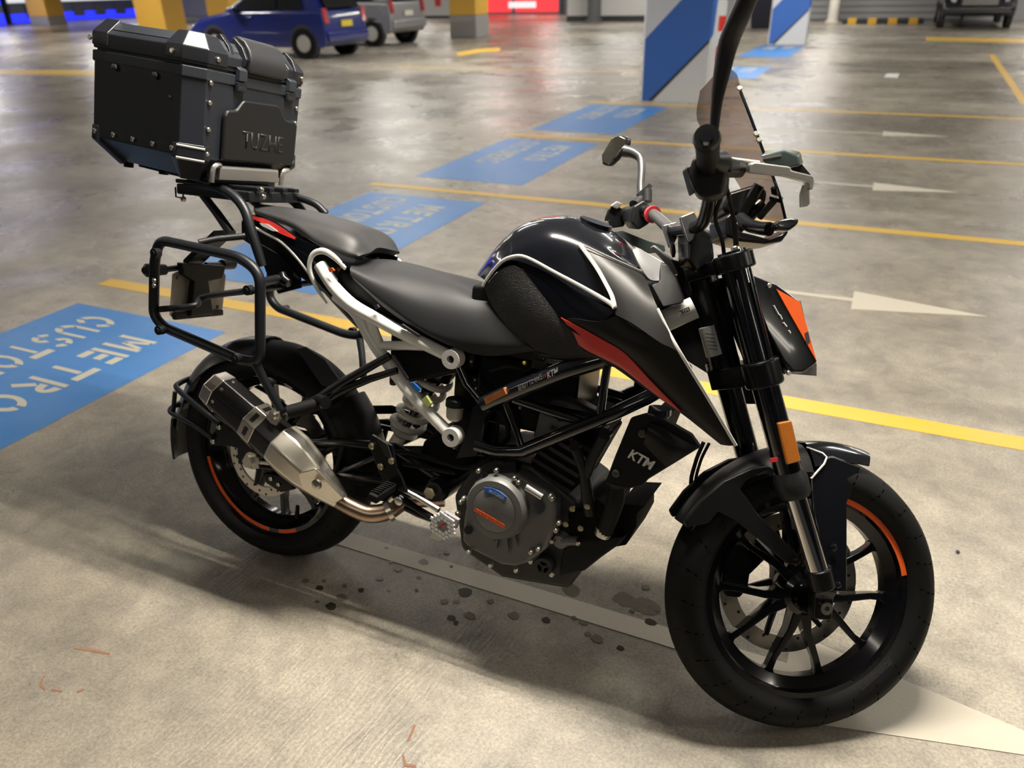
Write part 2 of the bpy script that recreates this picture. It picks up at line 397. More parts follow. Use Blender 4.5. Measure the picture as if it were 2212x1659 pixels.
# stencil letters: strokes in a unit cell, with the bridges of a stencil
def bar(x0, y0, x1, y1, w=.2):
    d = Vector((x1 - x0, y1 - y0, 0)); n = Vector((-d.y, d.x, 0)).normalized() * w / 2
    return [(x0 + n.x, y0 + n.y), (x0 - n.x, y0 - n.y), (x1 - n.x, y1 - n.y), (x1 + n.x, y1 + n.y)]
def arcs(cx, cy, rx, ry, a0, a1, w=.2, n=8):
    out = []
    for i in range(n):
        p = math.radians(a0 + (a1 - a0) * i / n); q = math.radians(a0 + (a1 - a0) * (i + 1) / n)
        out.append([(cx + (rx - w) * math.cos(p), cy + (ry - w) * math.sin(p)), (cx + rx * math.cos(p), cy + ry * math.sin(p)), (cx + rx * math.cos(q), cy + ry * math.sin(q)), (cx + (rx - w) * math.cos(q), cy + (ry - w) * math.sin(q))])
    return out
ST = {'M': [bar(.1, 0, .1, 1), bar(.9, 0, .9, 1), bar(.27, .92, .47, .35, .17), bar(.73, .92, .53, .35, .17)],
      'E': [bar(.12, 0, .12, 1), bar(.3, .9, .85, .9), bar(.3, .5, .75, .5), bar(.3, .1, .85, .1)],
      'T': [bar(.5, 0, .5, .74), bar(.0, .9, 1, .9)],
      'R': [bar(.12, 0, .12, 1), *arcs(.32, .72, .5, .28, -90, 90), bar(.45, .4, .85, 0)],
      'O': [*arcs(.5, .5, .5, .5, 100, 260, .2, 10), *arcs(.5, .5, .5, .5, -80, 80, .2, 10)],
      'C': [*arcs(.55, .5, .55, .5, 100, 260, .2, 10), *arcs(.55, .5, .45, .5, 30, 80, .2, 5), *arcs(.55, .5, .45, .5, -80, -30, .2, 5)],
      'U': [bar(.1, .32, .1, 1), bar(.9, .32, .9, 1), *arcs(.5, .4, .5, .4, 190, 260, .2, 6), *arcs(.5, .4, .5, .4, 280, 350, .2, 6)],
      'S': [*arcs(.5, .74, .45, .27, 100, 250, .18, 8), *arcs(.5, .74, .45, .27, 20, 80, .18, 5), *arcs(.5, .27, .45, .27, -80, 70, .18, 8), *arcs(.5, .27, .45, .27, 200, 260, .18, 5)]}
def stencil_text(word, x, y0, h, wd, gap):
    """reads towards -Y, tops towards +X; x = foot line, y0 = start"""
    polys = []; y = y0
    for ch in word:
        for p in ST[ch]: polys.append([(x + v * h, y - u * wd) for u, v in p])
        y -= wd + gap
    return polys
PT = [(-2.27, -1.275, -1.42, 1.155, 'blue painted floor panel on the left with white METRO CUSTOMERS stencil'),
      (-2.18, -1.185, 1.72, 3.71, 'blue painted floor panel behind the seat, lettering worn'),
      (-2.13, -1.15, 4.31, 6.15, 'blue painted floor panel behind the tank, between two yellow lines'),
      (-2.12, -1.135, 6.72, 8.73, 'blue painted floor panel just before the first striped pillar'),
      (-1.6, -.6, 12.1, 14.0, 'blue painted floor panel right behind the first striped pillar'),
      (-1.55, -.55, 15.9, 18.9, 'farthest blue painted floor panel, before the second striped pillar')]
for i, (x0, x1, y0, y1, lab) in enumerate(PT):
    o = flat('floor_panel', [[(x0, y0), (x1, y0), (x1, y1), (x0, y1)]], bluep, z=.0012); tag(o, lab, 'floor sign', 'blue customer parking panels on the floor')
    flat('lettering', stencil_text('METRO', x0 + .565, y1 - .21, .222, .118, .034), stencil, o, z=.0022)
    flat('lettering', stencil_text('CUSTOMERS', x0 + .19, y1 - .095, .235, .098, .022), stencil, o, z=.0022)

# oil and coolant drips on the concrete under the engine, chalk marks, litter
oilm = mat('oil_stain', (.055, .048, .035), .25, var=.4, vscale=60)
oil2 = mat('faint_oil_stain', (.15, .132, .10), .3, var=.3, vscale=40)
fl = bpy.data.objects['floor']
def blob(cx, cy, r, ex=1.25, n=22, seed=0):
    rr = random.Random(seed); ph = rr.random() * 6
    return [(cx + r * ex * math.cos(2 * PI * k / n) * (1 + .10 * math.sin(3 * 2 * PI * k / n + ph) + .07 * rr.uniform(-1, 1)), cy + r * math.sin(2 * PI * k / n) * (1 + .12 * math.sin(2 * 2 * PI * k / n + ph) + .07 * rr.uniform(-1, 1))) for k in range(n)]
DR = [(0.5702,0.0569,0),(0.564,0.017,0),(0.5839,0.0974,0),(0.2029,-0.082,0),(0.2297,-0.1272,0),(0.2788,-0.0874,0),(0.311,-0.0451,0),(0.1977,-0.0549,0),(0.4578,0.1071,0),(0.428,0.058,0),(0.7227,0.0316,0),(0.7463,0.0956,0),(0.7966,0.0991,0),(0.8923,0.0789,0),(0.3336,0.1276,0),(0.2932,0.1477,0),(0.9159,0.047,0),(0.3792,-0.0157,0),(0.5806,-0.0386,0),(0.6315,0.1414,0),(0.804,0.1959,0),(0.9378,0.1245,0),(1.0511,0.1911,0),(0.5363,0.005,0),(0.5989,-0.048,0),(0.62,-0.0128,0),(0.647,0.0528,0),(0.4473,0.0136,0),(0.3315,0.0125,0),(0.2606,-0.0475,0),(0.2735,-0.1266,0),(0.1513,-0.0749,0),(0.6941,0.139,0),(0.8042,0.0494,0),(0.8655,0.0845,0),(0.9416,0.0418,0),(1.0022,0.0359,0),(0.3247,0.0811,0),(0.3579,0.0642,0),(0.2801,0.1266,0),(0.408,0.1168,-0),(0.4483,0.1767,0),(0.4884,0.1305,0),(1.001,0.2614,0),(0.9919,0.1655,0),(1.0458,0.1453,0)]
for i, p in enumerate(DR):
    r = (.012, .007, .0045, .009, .0055)[i % 5] * (1.0 if i else 1.3)
    flat('oil_spot', [blob(p[0], p[1], r, seed=i)], oilm if i % 3 == 0 else oil2, fl, z=.0008 + i * .00003)
for i, (p, r) in enumerate(zip([(0.9634,0.1984,0),(1.0197,0.1954,0),(0.8247,0.176,0)], (.026, .030, .020))):
    flat('oil_spot', [blob(p[0], p[1], r, seed=i + 40)], oil2, fl, z=.0005 + i * .0001)
chalk = mat('red_brown_chalk', (.26, .125, .075), .8, var=.3, vscale=120)
CH = [[(-0.2241,-0.4946,0),(-0.1779,-0.4794,0),(-0.1266,-0.4716,0),(-0.1227,-0.4762,0),(-0.1702,-0.4857,0),(-0.2201,-0.4978,0)], [(-0.2157,-0.5827,0),(-0.2078,-0.597,0),(-0.197,-0.6098,0),(-0.1731,-0.6123,0),(-0.1781,-0.6074,0),(-0.1959,-0.6035,0),(-0.2077,-0.5911,0),(-0.2103,-0.5819,0)],
      [(-0.1637,-0.604,0),(-0.1363,-0.5963,0),(-0.1316,-0.6,0),(-0.1589,-0.6076,0)], [(-0.102,-0.5856,0),(-0.0952,-0.5727,0),(-0.0896,-0.5759,0),(-0.0955,-0.5884,0)], [(0.6582,-0.3507,0),(0.6628,-0.3487,0),(0.6704,-0.3881,0),(0.6653,-0.3928,0)], [(0.6748,-0.4249,0),(0.6792,-0.4229,0),(0.693,-0.438,0),(0.7139,-0.4322,0),(0.7166,-0.4368,0),(0.6911,-0.4457,0)]]
for p in CH: flat('chalk_mark', [p], chalk, fl, z=.0009)
for p, lab in (((1.3457,12.8833,0), 'white scrap of paper lying on the floor far behind the handlebar'), ((1.7506,0.736,0), 'tiny dark pebble on the floor right of the front wheel')):
    mb = MB()
    if lab[0] == 'w': mb.prism([(p[0] - .1, p[1] - .2, .002), (p[0] + .1, p[1] - .24, .002), (p[0] + .11, p[1] + .2, .01), (p[0] - .07, p[1] + .23, .004)], (0, 0, .012))
    else: mb.sphere((p[0], p[1], .004), .005, 6, (1, 1.3, .8))
    tag(obj('paper_scrap' if lab[0] == 'w' else 'pebble', mb, decw if lab[0] == 'w' else darkm), lab, 'litter')

# battens that carry the tubes
tubem = mat('tube_glow', (1, .93, .8), .5, emit=3.0)
battm = mat('batten_enamel', (.7, .7, .69), .4)
proto = None
for i, (x, y, s) in enumerate(LAMPS):
    if proto is None:
        r = thing('fluorescent_batten', 'twin tube fluorescent batten fixed under the ceiling slab', 'ceiling light', 'ceiling battens', loc=(x, y, CEIL))
        b_ = MB(); b_.box((0, 0, -.035), (1.55, .13, .07)); obj('housing', b_, battm, r, bevel=.006)
        for dy in (-.055, .055):
            t_ = MB(); t_.cyl((-.73, dy, -.098), (.73, dy, -.098), .013, 10); obj('tube', t_, tubem, r)
        for sx in (-.745, .745):
            t_ = MB(); t_.box((sx, 0, -.085), (.03, .15, .05)); obj('lamp_holder', t_, battm, r)
        proto = r
    else:
        r = proto.copy(); COL.objects.link(r); r.location = (x, y, CEIL)
        for ch in proto.children:
            c_ = ch.copy(); COL.objects.link(c_); c_.parent = r

# ------------------------------------------------------------------ motorcycle
MB4 = Matrix([[0.999986, 0.0, 0.005311], [-0.001285, 0.9703, 0.241901], [-0.005153, -0.241904, 0.970286]]).to_4x4(); MB4.translation = Vector((0, 0, .001))
AX0 = Vector((1.4669,0,0))
STEER = Matrix.Translation(AX0) @ Matrix([[0.883753, -0.464804, -0.054207], [0.464804, 0.858476, 0.216741], [-0.054207, -0.216741, 0.974723]]).to_4x4() @ Matrix.Translation(-AX0)
bike = thing('motorcycle', 'black naked motorcycle with white, red and orange accents leaning on its side stand', 'motorcycle', mat=MB4)
def part(name, mb, m, parent=None, **k):
    return obj(name, mb, m, parent or bike, **k)
def spart(name, mb, m, **k):                       # part that turns with the handlebar
    return obj(name, mb, m, bike, mw=STEER, **k)
def V(*a): return Vector(a)
def sy(p, y): return (p[0], y, p[2])
def flipped(pts): return [(p[0], -p[1], p[2]) for p in pts]

def wheel(name, cx, cz, R, prof, rr, yr, base, disc, mw=None, barrel=.187):
    c = (cx, 0, cz)
    r = MB()
    lip = [(rr, -yr), (rr - .017, -yr - .001), (rr - .021, -yr + .008), (barrel + .010, -yr * .55), (barrel, -.012), (barrel, .012), (barrel + .010, yr * .55), (rr - .021, yr - .008), (rr - .017, yr + .001), (rr, yr), (barrel + .022, yr * .5), (barrel + .008, 0), (barrel + .022, -yr * .5)]
    r.lathe(lip, c, n=72)
    wh = obj(name, r, rimm, bike, mw=mw, ang=30)
    t = MB(); full = prof + [(a, -b) for a, b in prof[-2::-1]]
    t.lathe(full + [(rr - .008, yr * .8), (rr - .008, -yr * .8)], c, n=96); obj('tyre', t, rubber, wh, ang=50)
    g = MB()
    for k in range(26):
        a0 = 2 * PI * k / 26
        for sgn in (-1, 1):
            pts = []
            for j in range(5):
                u = .2 + .72 * j / 4; i0 = u * (len(prof) - 1); i = int(i0); fr = i0 - i
                i = len(prof) - 1 - i; p, q = prof[i], prof[max(0, i - 1)]
                rad = p[0] + (q[0] - p[0]) * fr + .0002; h = (p[1] + (q[1] - p[1]) * fr) * sgn
                a = a0 + (.10 if sgn > 0 else 0) + .13 * u * u
                pts.append((cx + rad * math.cos(a), h, cz + rad * math.sin(a)))
            g.tube(pts, [.0006, .0012, .0014, .0012, .0006], 4)
    obj('tread_grooves', g, groovem, wh, kind='stuff')
    for p in range(5):
        for sgn in (-1, 1):
            mid = base + 72 * p
            a, b = math.radians(mid + sgn * 9), math.radians(mid + sgn * 18)
            def sec(r_, an, w_, d_):
                e = V(math.cos(an), 0, math.sin(an)); n = V(-math.sin(an), 0, math.cos(an)); o = V(*c) + e * r_
                return [o + n * w_ + V(0, -d_, 0), o + n * w_ * .7 + V(0, d_, 0), o - n * w_ * .7 + V(0, d_, 0), o - n * w_ + V(0, -d_, 0)]
            s = MB(); s.loft([sec(.036, a, .013, .022), sec(.085, (a * .6 + b * .4), .0085, .017), sec(.15, b, .007, .012), sec(barrel - .006, b, .008, .012), sec(barrel + .006, b, .017, .014)])
            obj('spoke', s, rimm, wh, bevel=.002)
    h = MB(); h.lathe([(.014, -.058), (.030, -.058), (.034, -.050), (.034, -.03), (.046, -.022), (.046, .022), (.034, .03), (.034, .058), (.014, .058)], c, n=28); obj('hub', h, rimm, wh)
    dr, di, dy = disc
    d = MB(); d.lathe([(dr, dy - .0025), (dr, dy + .0025), (di, dy + .0025), (di, dy - .0025)], c, n=64); db = obj('brake_disc', d, steel, wh)
    hl = MB()
    for k in range(30):
        a = 2 * PI * k / 30; q = di + (dr - di) * (.25, .55, .82)[k % 3]
        hl.cyl((cx + q * math.cos(a), dy - .0031, cz + q * math.sin(a)), (cx + q * math.cos(a), dy + .0031, cz + q * math.sin(a)), .0036, 8)
    obj('disc_holes', hl, darkm, wh, kind='stuff')
    ca = MB()
    for k in range(6):
        a = 2 * PI * k / 6
        ca.tube([(cx + .04 * math.cos(a), dy * .9, cz + .04 * math.sin(a)), (cx + (di + .006) * math.cos(a + .25), dy, cz + (di + .006) * math.sin(a + .25))], [.008, .006], 6)
    obj('disc_carrier', ca, hubm, wh)
    return wh
def arc_decal(wh, cx, cz, rr, yr, p, q, m, name='rim_stripe', label=None, w=.0162):
    a0 = math.atan2(p[2] - cz, p[0] - cx); a1 = math.atan2(q[2] - cz, q[0] - cx)
    if a1 < a0: a0, a1 = a1, a0
    if a1 - a0 > PI: a0, a1 = a1, a0 + 2 * PI
    s = MB(); s.lathe([(rr - .0012, -yr - .0002), (rr - .0012, -yr - .0014), (rr - w, -yr - .0024), (rr - w, -yr - .0006)], (cx, 0, cz), n=30, a0=a0, a1=a1)
    return obj(name, s, m, wh, label=label)

WB = 1.3719
groovem = mat('tread_groove', (.001, .001, .001), 1, spec=0)
RW = wheel('rear_wheel', 0, .306, .306, [(.227, -.050), (.242, -.068), (.256, -.0745), (.270, -.072), (.287, -.055), (.299, -.030), (.306, 0)], .2316, .0465, -65, (.113, .088, -.066))
arc_decal(RW, 0, .306, .2316, .0465, (-0.2234,-0.0465,0.2471), (0.0061,-0.0465,0.0754), orange, label='long orange rim stripe')
arc_decal(RW, 0, .306, .2316, .0465, (0.0401,-0.0465,0.0802), (0.1014,-0.0465,0.1004), orange, label='short orange rim stripe')
arc_decal(RW, 0, .306, .2316, .0465, (0.0061,-0.0465,0.0754), (0.0401,-0.0465,0.0802), greydec, label='grey gap between the rim stripes')
arc_decal(RW, 0, .306, .2316, .0465, (0.1014,-0.0465,0.1004), (0.1776,-0.0465,0.1536), greydec, label='grey end of the rim stripe')
v = MB(); v.tube([(0.0764,-0.02,0.1283), (0.087,-0.03,0.1694)], [.007, .005], 8); part('valve_stem', v, plastic, RW)
sp = MB(); sp.lathe([(.10, .076), (.10, .082), (.05, .082), (.05, .076)], (0, 0, .306), n=44); part('sprocket', sp, steel, RW)
FW = wheel('front_wheel', WB, .293, .293, [(.217, -.036), (.230, -.0495), (.243, -.055), (.256, -.0535), (.272, -.043), (.286, -.022), (.293, 0)], .2222, .0350, -88, (.155, .118, .058), mw=STEER, barrel=.180)
arc_decal(FW, WB, .293, .2222, .035, (1.4288,-0.035,0.5079), (1.5817,-0.035,0.3581), orange, label='orange rim stripe')
tx = text_on('Continental', (1.5081,-0.0515,0.1106), (1.5659,-0.0515,0.1745), (1.4961,-0.0515,0.1233), (0, -.001, 0)); part('lettering', tx, greydec, FW)

# ---- front fork (turns with the bar)
FD = (Vector((1.3358,-0.1,0.3687)) - Vector((1.12,-0.1,0.8788))).normalized()
def fk(px_pt): return px_pt
for sgn in (-1, 1):
    def Q(p): return (p[0], .1 * -sgn if p[1] < 0 else p[1], p[2])
    T0, T1, T2, T3, T4 = [(lambda p: (p[0], sgn * .1, p[2]))(p) for p in [(1.0943,-0.1,0.9505),(1.1858,-0.1,0.7293),(1.267,-0.1,0.5422),(1.2822,-0.1,0.5088),(1.3539,-0.1,0.3565)]]
    leg = MB(); leg.tube([T0, T1], [.0285, .0285], 24); leg.tube([V(*T0) - FD * .012, V(*T0) - FD * -.004], .027, 24)
    leg.tube([T1, T2], [.0265, .0265], 24)
    fl_ = spart('fork_leg', leg, gloss, ang=50)
    for dn in (-.018, .010):
        rb = MB(); o_ = V(0, -.0285 if sgn < 0 else .0285, 0)
        rb.tube([V(*T0) + o_ + V(dn, 0, 0) + FD * .05, V(*T1) + o_ + V(dn, 0, 0) - FD * .03], .0022, 6); part('fork_rib', rb, gloss, fl_)
    cp = MB(); cp.tube([V(*T2) - FD * .012, V(*T2) + FD * .004, V(*T3) - FD * .004, V(*T3) + FD * .004], [.029, .0335, .0325, .029], 24); part('dust_seal', cp, plastic2, fl_)
    ch = MB(); ch.tube([V(*T3), T4], .0215, 24); part('fork_tube', ch, chrome, fl_, label='polished chrome fork tube')
    ax = V(WB, sgn * .092, .293)
    lug = MB(); lug.tube([V(*T4) - FD * .012, V(*T4) + FD * .03], [.0265, .0265], 20); lug.loft([[V(*T4) + FD * .028 + V(a * .024, b * .02, 0) for a, b in ((-1, -1), (1, -1), (1, 1), (-1, 1))], [ax + V(a * .020 - .004, b * .017, .02) for a, b in ((-1, -1), (1, -1), (1, 1), (-1, 1))], [ax + V(a * .019, b * .016, -.026) for a, b in ((-1, -1), (1, -1), (1, 1), (-1, 1))]])
    part('axle_lug', lug, satin, fl_, bevel=.004)
    if sgn < 0:
        an = MB(); an.lathe([(.005, 0), (.0125, 0), (.0125, .006), (.005, .006)], ax + V(0, -.0235, 0), n=20); part('axle_end', an, boltm, fl_)
        ah = MB(); ah.cyl(ax + V(0, -.0205, 0), ax + V(0, -.018, 0), .0055, 12); part('axle_bore', ah, darkm, fl_)
        rf = MB(); a, b, c, d = [(1.2123,-0.134,0.6457),(1.2397,-0.134,0.6542),(1.2691,-0.134,0.5787),(1.2428,-0.134,0.5677)]
        rf.prism([a, b, c, d], (0, .010, 0)); part('reflector', rf, amber, fl_, bevel=.003, label='orange side reflector')
        rm = MB(); rm.prism([(1.213,-0.126,0.6468),(1.2182,-0.126,0.6492),(1.2488,-0.126,0.5645),(1.2445,-0.126,0.5622)], (0, .02, 0)); part('reflector_bracket', rm, plastic, fl_)
        rt = MB(); rt.prism([(1.2103,-0.127,0.5766),(1.2247,-0.127,0.58),(1.2266,-0.127,0.573),(1.2125,-0.127,0.5678)], (0, .003, 0)); part('tie_mark', rt, redsat, fl_, label='small red tape mark')
tc = MB()
A, B_ = [V(*p) for p in [(1.0983,-0.1,0.9421),(1.1828,-0.1,0.7371)]]
def clampblock(c, h, rad, thickx):
    mb = MB()
    for s_ in (-1, 1):
        o_ = V(c.x, s_ * .1, c.z); mb.tube([o_ - FD * h, o_ - FD * (h * .85), o_ + FD * (h * .85), o_ + FD * h], [rad - .003, rad, rad, rad - .003], 24)
    ex = V(FD.z, 0, -FD.x) * -1
    if ex.x > 0: ex = -ex
    pr = [V(c.x, -.075, c.z), V(c.x, .075, c.z)]
    secs = []
    for yy, wx, off in ((-.088, .024, 0), (-.05, thickx, .018), (0, thickx * 1.25, .03), (.05, thickx, .018), (.088, .024, 0)):
        o_ = V(c.x, yy, c.z) + ex * off
        secs.append([o_ + ex * wx - FD * h * .8, o_ + ex * wx + FD * h * .8, o_ - ex * wx + FD * h * .8, o_ - ex * wx - FD * h * .8])
    mb.loft(secs); return mb
spart('top_yoke', clampblock(A, .017, .0385, .03), satin, bevel=.003)
spart('bottom_yoke', clampblock(B_, .026, .0375, .034), satin, bevel=.003)
yb = MB()
for p in [(1.0988,-0.1,0.9654),(1.1103,-0.1,0.9625)]: yb.bolt(p, -FD, .009, .008)
spart('yoke_bolts', yb, boltm)
st = MB(); st.cyl(V(A.x, 0, A.z) + V(-.034, 0, 0), V(B_.x, 0, B_.z) + V(-.034, 0, 0), .03, 22); part('steering_head', st, satin, mw=STEER)
sn = MB(); sn.tube([V(A.x - .046, 0, A.z - .0) - FD * .028, V(A.x - .04, 0, A.z) - FD * .012], .02, 6); spart('stem_nut', sn, alu)

# ---- front mudguard
fc = V(WB, 0, .293)
def ang(p): return math.atan2(p[2] - .293, p[0] - WB)
def fender_sheet(a0, a1, r0, r1, w0, w1, drop0, drop1, n=12):
    rows = []
    for k in range(9):
        u = -1 + 2 * k / 8; row = []
        for i in range(n + 1):
            t = i / n; a = a0 + (a1 - a0) * t; r_ = r0 + (r1 - r0) * t; w_ = w0 + (w1 - w0) * t; dr = drop0 + (drop1 - drop0) * t
            q = r_ - dr * abs(u) ** 2.6
            row.append((WB + q * math.cos(a), u * w_, .293 + q * math.sin(a)))
        rows.append(row)
    return rows
ar = ang((1.0563,-0.045,0.4269)); af = ang((1.4673,-0.01,0.5782)); am = ang((1.3003,0,0.5955))
if ar < 0: ar += 2 * PI
mg = MB(); mg.patch(fender_sheet(ar, am - .08, .309, .313, .054, .068, .014, .050), 1, .004)
mud = spart('front_mudguard', mg, plastic, ang=60)
mf = MB(); mf.patch(fender_sheet(am - .10, af, .318, .326, .062, .034, .045, .028), 1, .004); part('mudguard_nose', mf, gloss, mud, label='glossy pointed front of the mudguard')
for sgn in (-1, 1):
    arm = MB()
    P_ = [(p[0], sgn * -p[1], p[2]) for p in [(1.0912,-0.054,0.4109),(1.0829,-0.056,0.4246),(1.11,-0.06,0.4696),(1.1504,-0.064,0.5141),(1.203,-0.068,0.5466),(1.2348,-0.07,0.5542),(1.2307,-0.071,0.5464),(1.1925,-0.072,0.52),(1.1836,-0.074,0.5026),(1.2248,-0.08,0.4578),(1.3185,-0.088,0.3823),(1.3131,-0.088,0.3658),(1.2917,-0.088,0.3675),(1.2307,-0.082,0.4094),(1.1799,-0.074,0.4397),(1.1467,-0.066,0.4522),(1.1332,-0.06,0.426)]]
    arm.prism(P_, (0, sgn * -.012, 0)); part('mudguard_arm', arm, plastic, mud, bevel=.004)
    cheek = MB(); C_ = [(p[0], sgn * -p[1], p[2]) for p in [(1.3305,-0.062,0.5379),(1.3583,-0.058,0.5848),(1.3741,-0.055,0.589),(1.45,-0.035,0.5703),(1.4362,-0.045,0.5435),(1.4109,-0.066,0.4997),(1.4247,-0.088,0.3219),(1.3954,-0.088,0.321),(1.3604,-0.084,0.4089),(1.3357,-0.078,0.4802)]]
    cheek.prism(C_, (0, sgn * -.010, 0)); part('mudguard_cheek', cheek, gloss, mud, bevel=.003)
bs = MB(); bs.bolt((1.3079,-0.09,0.3753), (0, -1, 0), .009, .005); part('mudguard_bolt', bs, satin, mud)
for q_ in [(1.4004,-0.091,0.3366),(1.3836,-0.086,0.4098)]:
    bs = MB(); bs.bolt(q_, (0, -1, 0), .007, .005); part('mudguard_bolt', bs, satin, mud)
ln = MB(); ln.tube([(1.3278,-0.03,0.5986),(1.3582,-0.06,0.5851),(1.3283,-0.066,0.5393)], .0022, 6, smooth=3); part('pinstripe', ln, white, mud, label='thin white edge line')

cal = MB()
cp_ = (1.2448,0.075,0.3092)
cal.loft([[V(cp_[0] + a * .030, .045 + (y_ - .045), cp_[2] + b * .055) for a, b in ((-1, -.6), (-.5, -1), (.5, -1), (1, -.6), (1, .6), (.5, 1), (-.5, 1), (-1, .6))] for y_ in (.036, .092)])
spart('front_brake_caliper', cal, satin, bevel=.004)
cal = MB(); cal.prism([V(cp_[0] + .02, .07, cp_[2] + .04), V(WB - .045, .088, .40), V(WB - .02, .088, .36), V(cp_[0] + .03, .07, cp_[2] - .03)], (0, .012, 0)); spart('caliper_bracket', cal, satin, bevel=.003)
hs = MB(); hs.tube([(1.1358,0.04,0.5789),(1.1273,0.05,0.5316),(1.1301,0.06,0.4749),(1.1828,0.075,0.4009),(1.2413,0.08,0.3334)], .0045, 8, smooth=5); hs.tube([(1.1444,0.03,0.5791),(1.1338,0.04,0.5339),(1.1385,0.055,0.4767),(1.1912,0.07,0.4029)], .0035, 8, smooth=5); spart('brake_hose', hs, rubber)

# ---- headlamp, screen, indicators
HS = [(1.1247,-0.085,0.9292),(1.1967,-0.085,0.9134),(1.2448,-0.085,0.8887),(1.3008,-0.085,0.772),(1.2755,-0.085,0.7477),(1.251,-0.085,0.7448),(1.227,-0.085,0.7657),(1.1861,-0.085,0.8201)]
hm = MB(); hm.prism(HS, (0, .17, 0)); head = spart('headlamp', hm, gloss, bevel=.006)
op = MB(); op.prism([(1.1936,-0.0885,0.9036),(1.2446,-0.0885,0.8848),(1.2949,-0.0885,0.7741)], (0, .006, 0)); part('side_panel', op, orange, head, label='orange side panel')
dk = MB(); dk.prism([(1.2624,-0.0892,0.825),(1.2694,-0.0892,0.8296),(1.2759,-0.0892,0.8103),(1.2692,-0.0892,0.8039)], (0, .003, 0)); part('emblem', dk, greydec, head)
hl_ = MB(); hl_.prism([(p[0] + .004, p[1], p[2]) for p in [V(*sy(HS[2], -.07)), V(*sy(HS[2], .07)), V(*sy(HS[3], .05)), V(*sy(HS[3], -.05))]], (.006, 0, 0)); part('lens', hl_, clearm, head)
hb = MB(); hb.prism([(1.1428,-0.07,0.8837),(1.1885,-0.07,0.8161),(1.2351,-0.07,0.7572),(1.2472,-0.07,0.7401),(1.2194,-0.07,0.746),(1.1671,-0.07,0.8318)], (0, .14, 0)); part('lamp_back', hb, plastic2, head, bevel=.004)
uh = MB(); uh.prism([(1.2397,-0.06,0.7575),(1.2856,-0.06,0.7631),(1.3099,-0.06,0.7707),(1.3134,-0.06,0.7458),(1.2418,-0.06,0.7428)], (0, .12, 0)); part('lower_shield', uh, glassy('grey_film', (.6, .6, .6), .5), head)
for p in [(1.1781,-0.088,0.908),(1.2412,-0.088,0.7437)]: 
    hb = MB(); hb.bolt(p, (0, -1, 0), .005, .004); part('screw', hb, boltm, head)
tx = MB()
for a, b in zip([(1.1931,-0.0872,0.871),(1.2078,-0.0872,0.8547),(1.2174,-0.0872,0.8404),(1.2307,-0.0872,0.8266)], [(1.2059,-0.0872,0.8544),(1.2137,-0.0872,0.8463),(1.225,-0.0872,0.8332),(1.2343,-0.0872,0.8215)]): tx.tube([a, b], .002, 4)
part('lettering', tx, decw, head)
# smoked screen
sr = [[(1.0486,0.1,1.3278),(1.07,0.04,1.3553),(1.0666,-0.06,1.312),(1.0631,-0.1,1.2694)], [(1.0581,0.125,1.2749),(1.0941,0.05,1.2806),(1.0957,-0.06,1.2381),(1.0868,-0.118,1.2107)],
      [(1.1052,0.13,1.2285),(1.1251,0.05,1.2028),(1.121,-0.07,1.1624),(1.1184,-0.124,1.1485)], [(1.1712,0.12,1.146),(1.1725,0.04,1.1246),(1.1628,-0.06,1.0981),(1.1598,-0.118,1.0815)], [(1.2149,0.1,1.0772),(1.2076,0.03,1.0606),(1.1991,-0.05,1.0426),(1.1898,-0.1,1.0332)]]
ws = MB(); ws.patch(sr, 6, .0035); scr = spart('windscreen', ws, smoke, ang=60)
ed = MB(); ed.tube([r[-1] for r in sr], .003, 6, smooth=5); part('screen_edge', ed, gloss, scr)
for p in [(1.0631,-0.101,1.2665),(1.0998,-0.121,1.1805),(1.1063,-0.122,1.1699)]:
    hb = MB(); hb.bolt(p, (-.3, -1, .2), .006, .006); part('screw', hb, boltm, scr)
bk = MB(); bk.tube([(1.1611,-0.09,1.0963),(1.1711,-0.08,1.0772),(1.1555,-0.05,1.0439)], .007, 8); bk.tube([(1.1592,-0.085,1.079),(1.1749,-0.1,1.0721)], .006, 8); bk.tube([(1.1428,-0.06,1.1044),(1.1253,-0.03,1.0431)], .011, 8); bk.tube([(1.1644,-0.03,1.0765),(1.1107,-0.03,1.0084)], .013, 10); spart('screen_bracket', bk, satin)
for sgn in (-1, 1):
    ind = MB(); q = [(p[0], p[1] * -sgn, p[2]) for p in [(1.0994,-0.1,1.0277),(1.1062,-0.13,1.0097),(1.1147,-0.16,1.0002),(1.1239,-0.185,0.9959)]]
    ind.tube(q, [.011, .013, .012, .013], 12, smooth=4); io = spart('front_indicator', ind, satin)
    hd = MB(); q = [(p[0], p[1] * -sgn, p[2]) for p in [(1.1219,-0.185,0.9982),(1.1254,-0.19,1.0071),(1.1433,-0.195,1.0129),(1.1585,-0.2,1.0126),(1.1564,-0.2,1.0023),(1.1448,-0.195,0.9898),(1.1276,-0.19,0.9915)]]
    hd.prism(q, (0, .03 * sgn, 0)); part('lamp', hd, mat('dark_lamp_lens', (.012, .012, .013), .25, coat=.5), io, bevel=.006)
br = MB(); br.prism([(1.0984,-0.06,1.048),(1.1179,-0.06,1.0096),(1.1391,-0.06,1.0079),(1.176,-0.06,1.0038),(1.203,-0.06,1.0167),(1.2089,-0.06,1.0294),(1.2175,-0.06,1.0233),(1.2052,-0.06,1.0013),(1.1729,-0.06,0.9923),(1.1206,-0.06,0.9907),(1.0912,-0.06,0.9968),(1.0844,-0.06,1.0324)], (0, .10, 0)); spart('instrument_bracket', br, satin, bevel=.008)
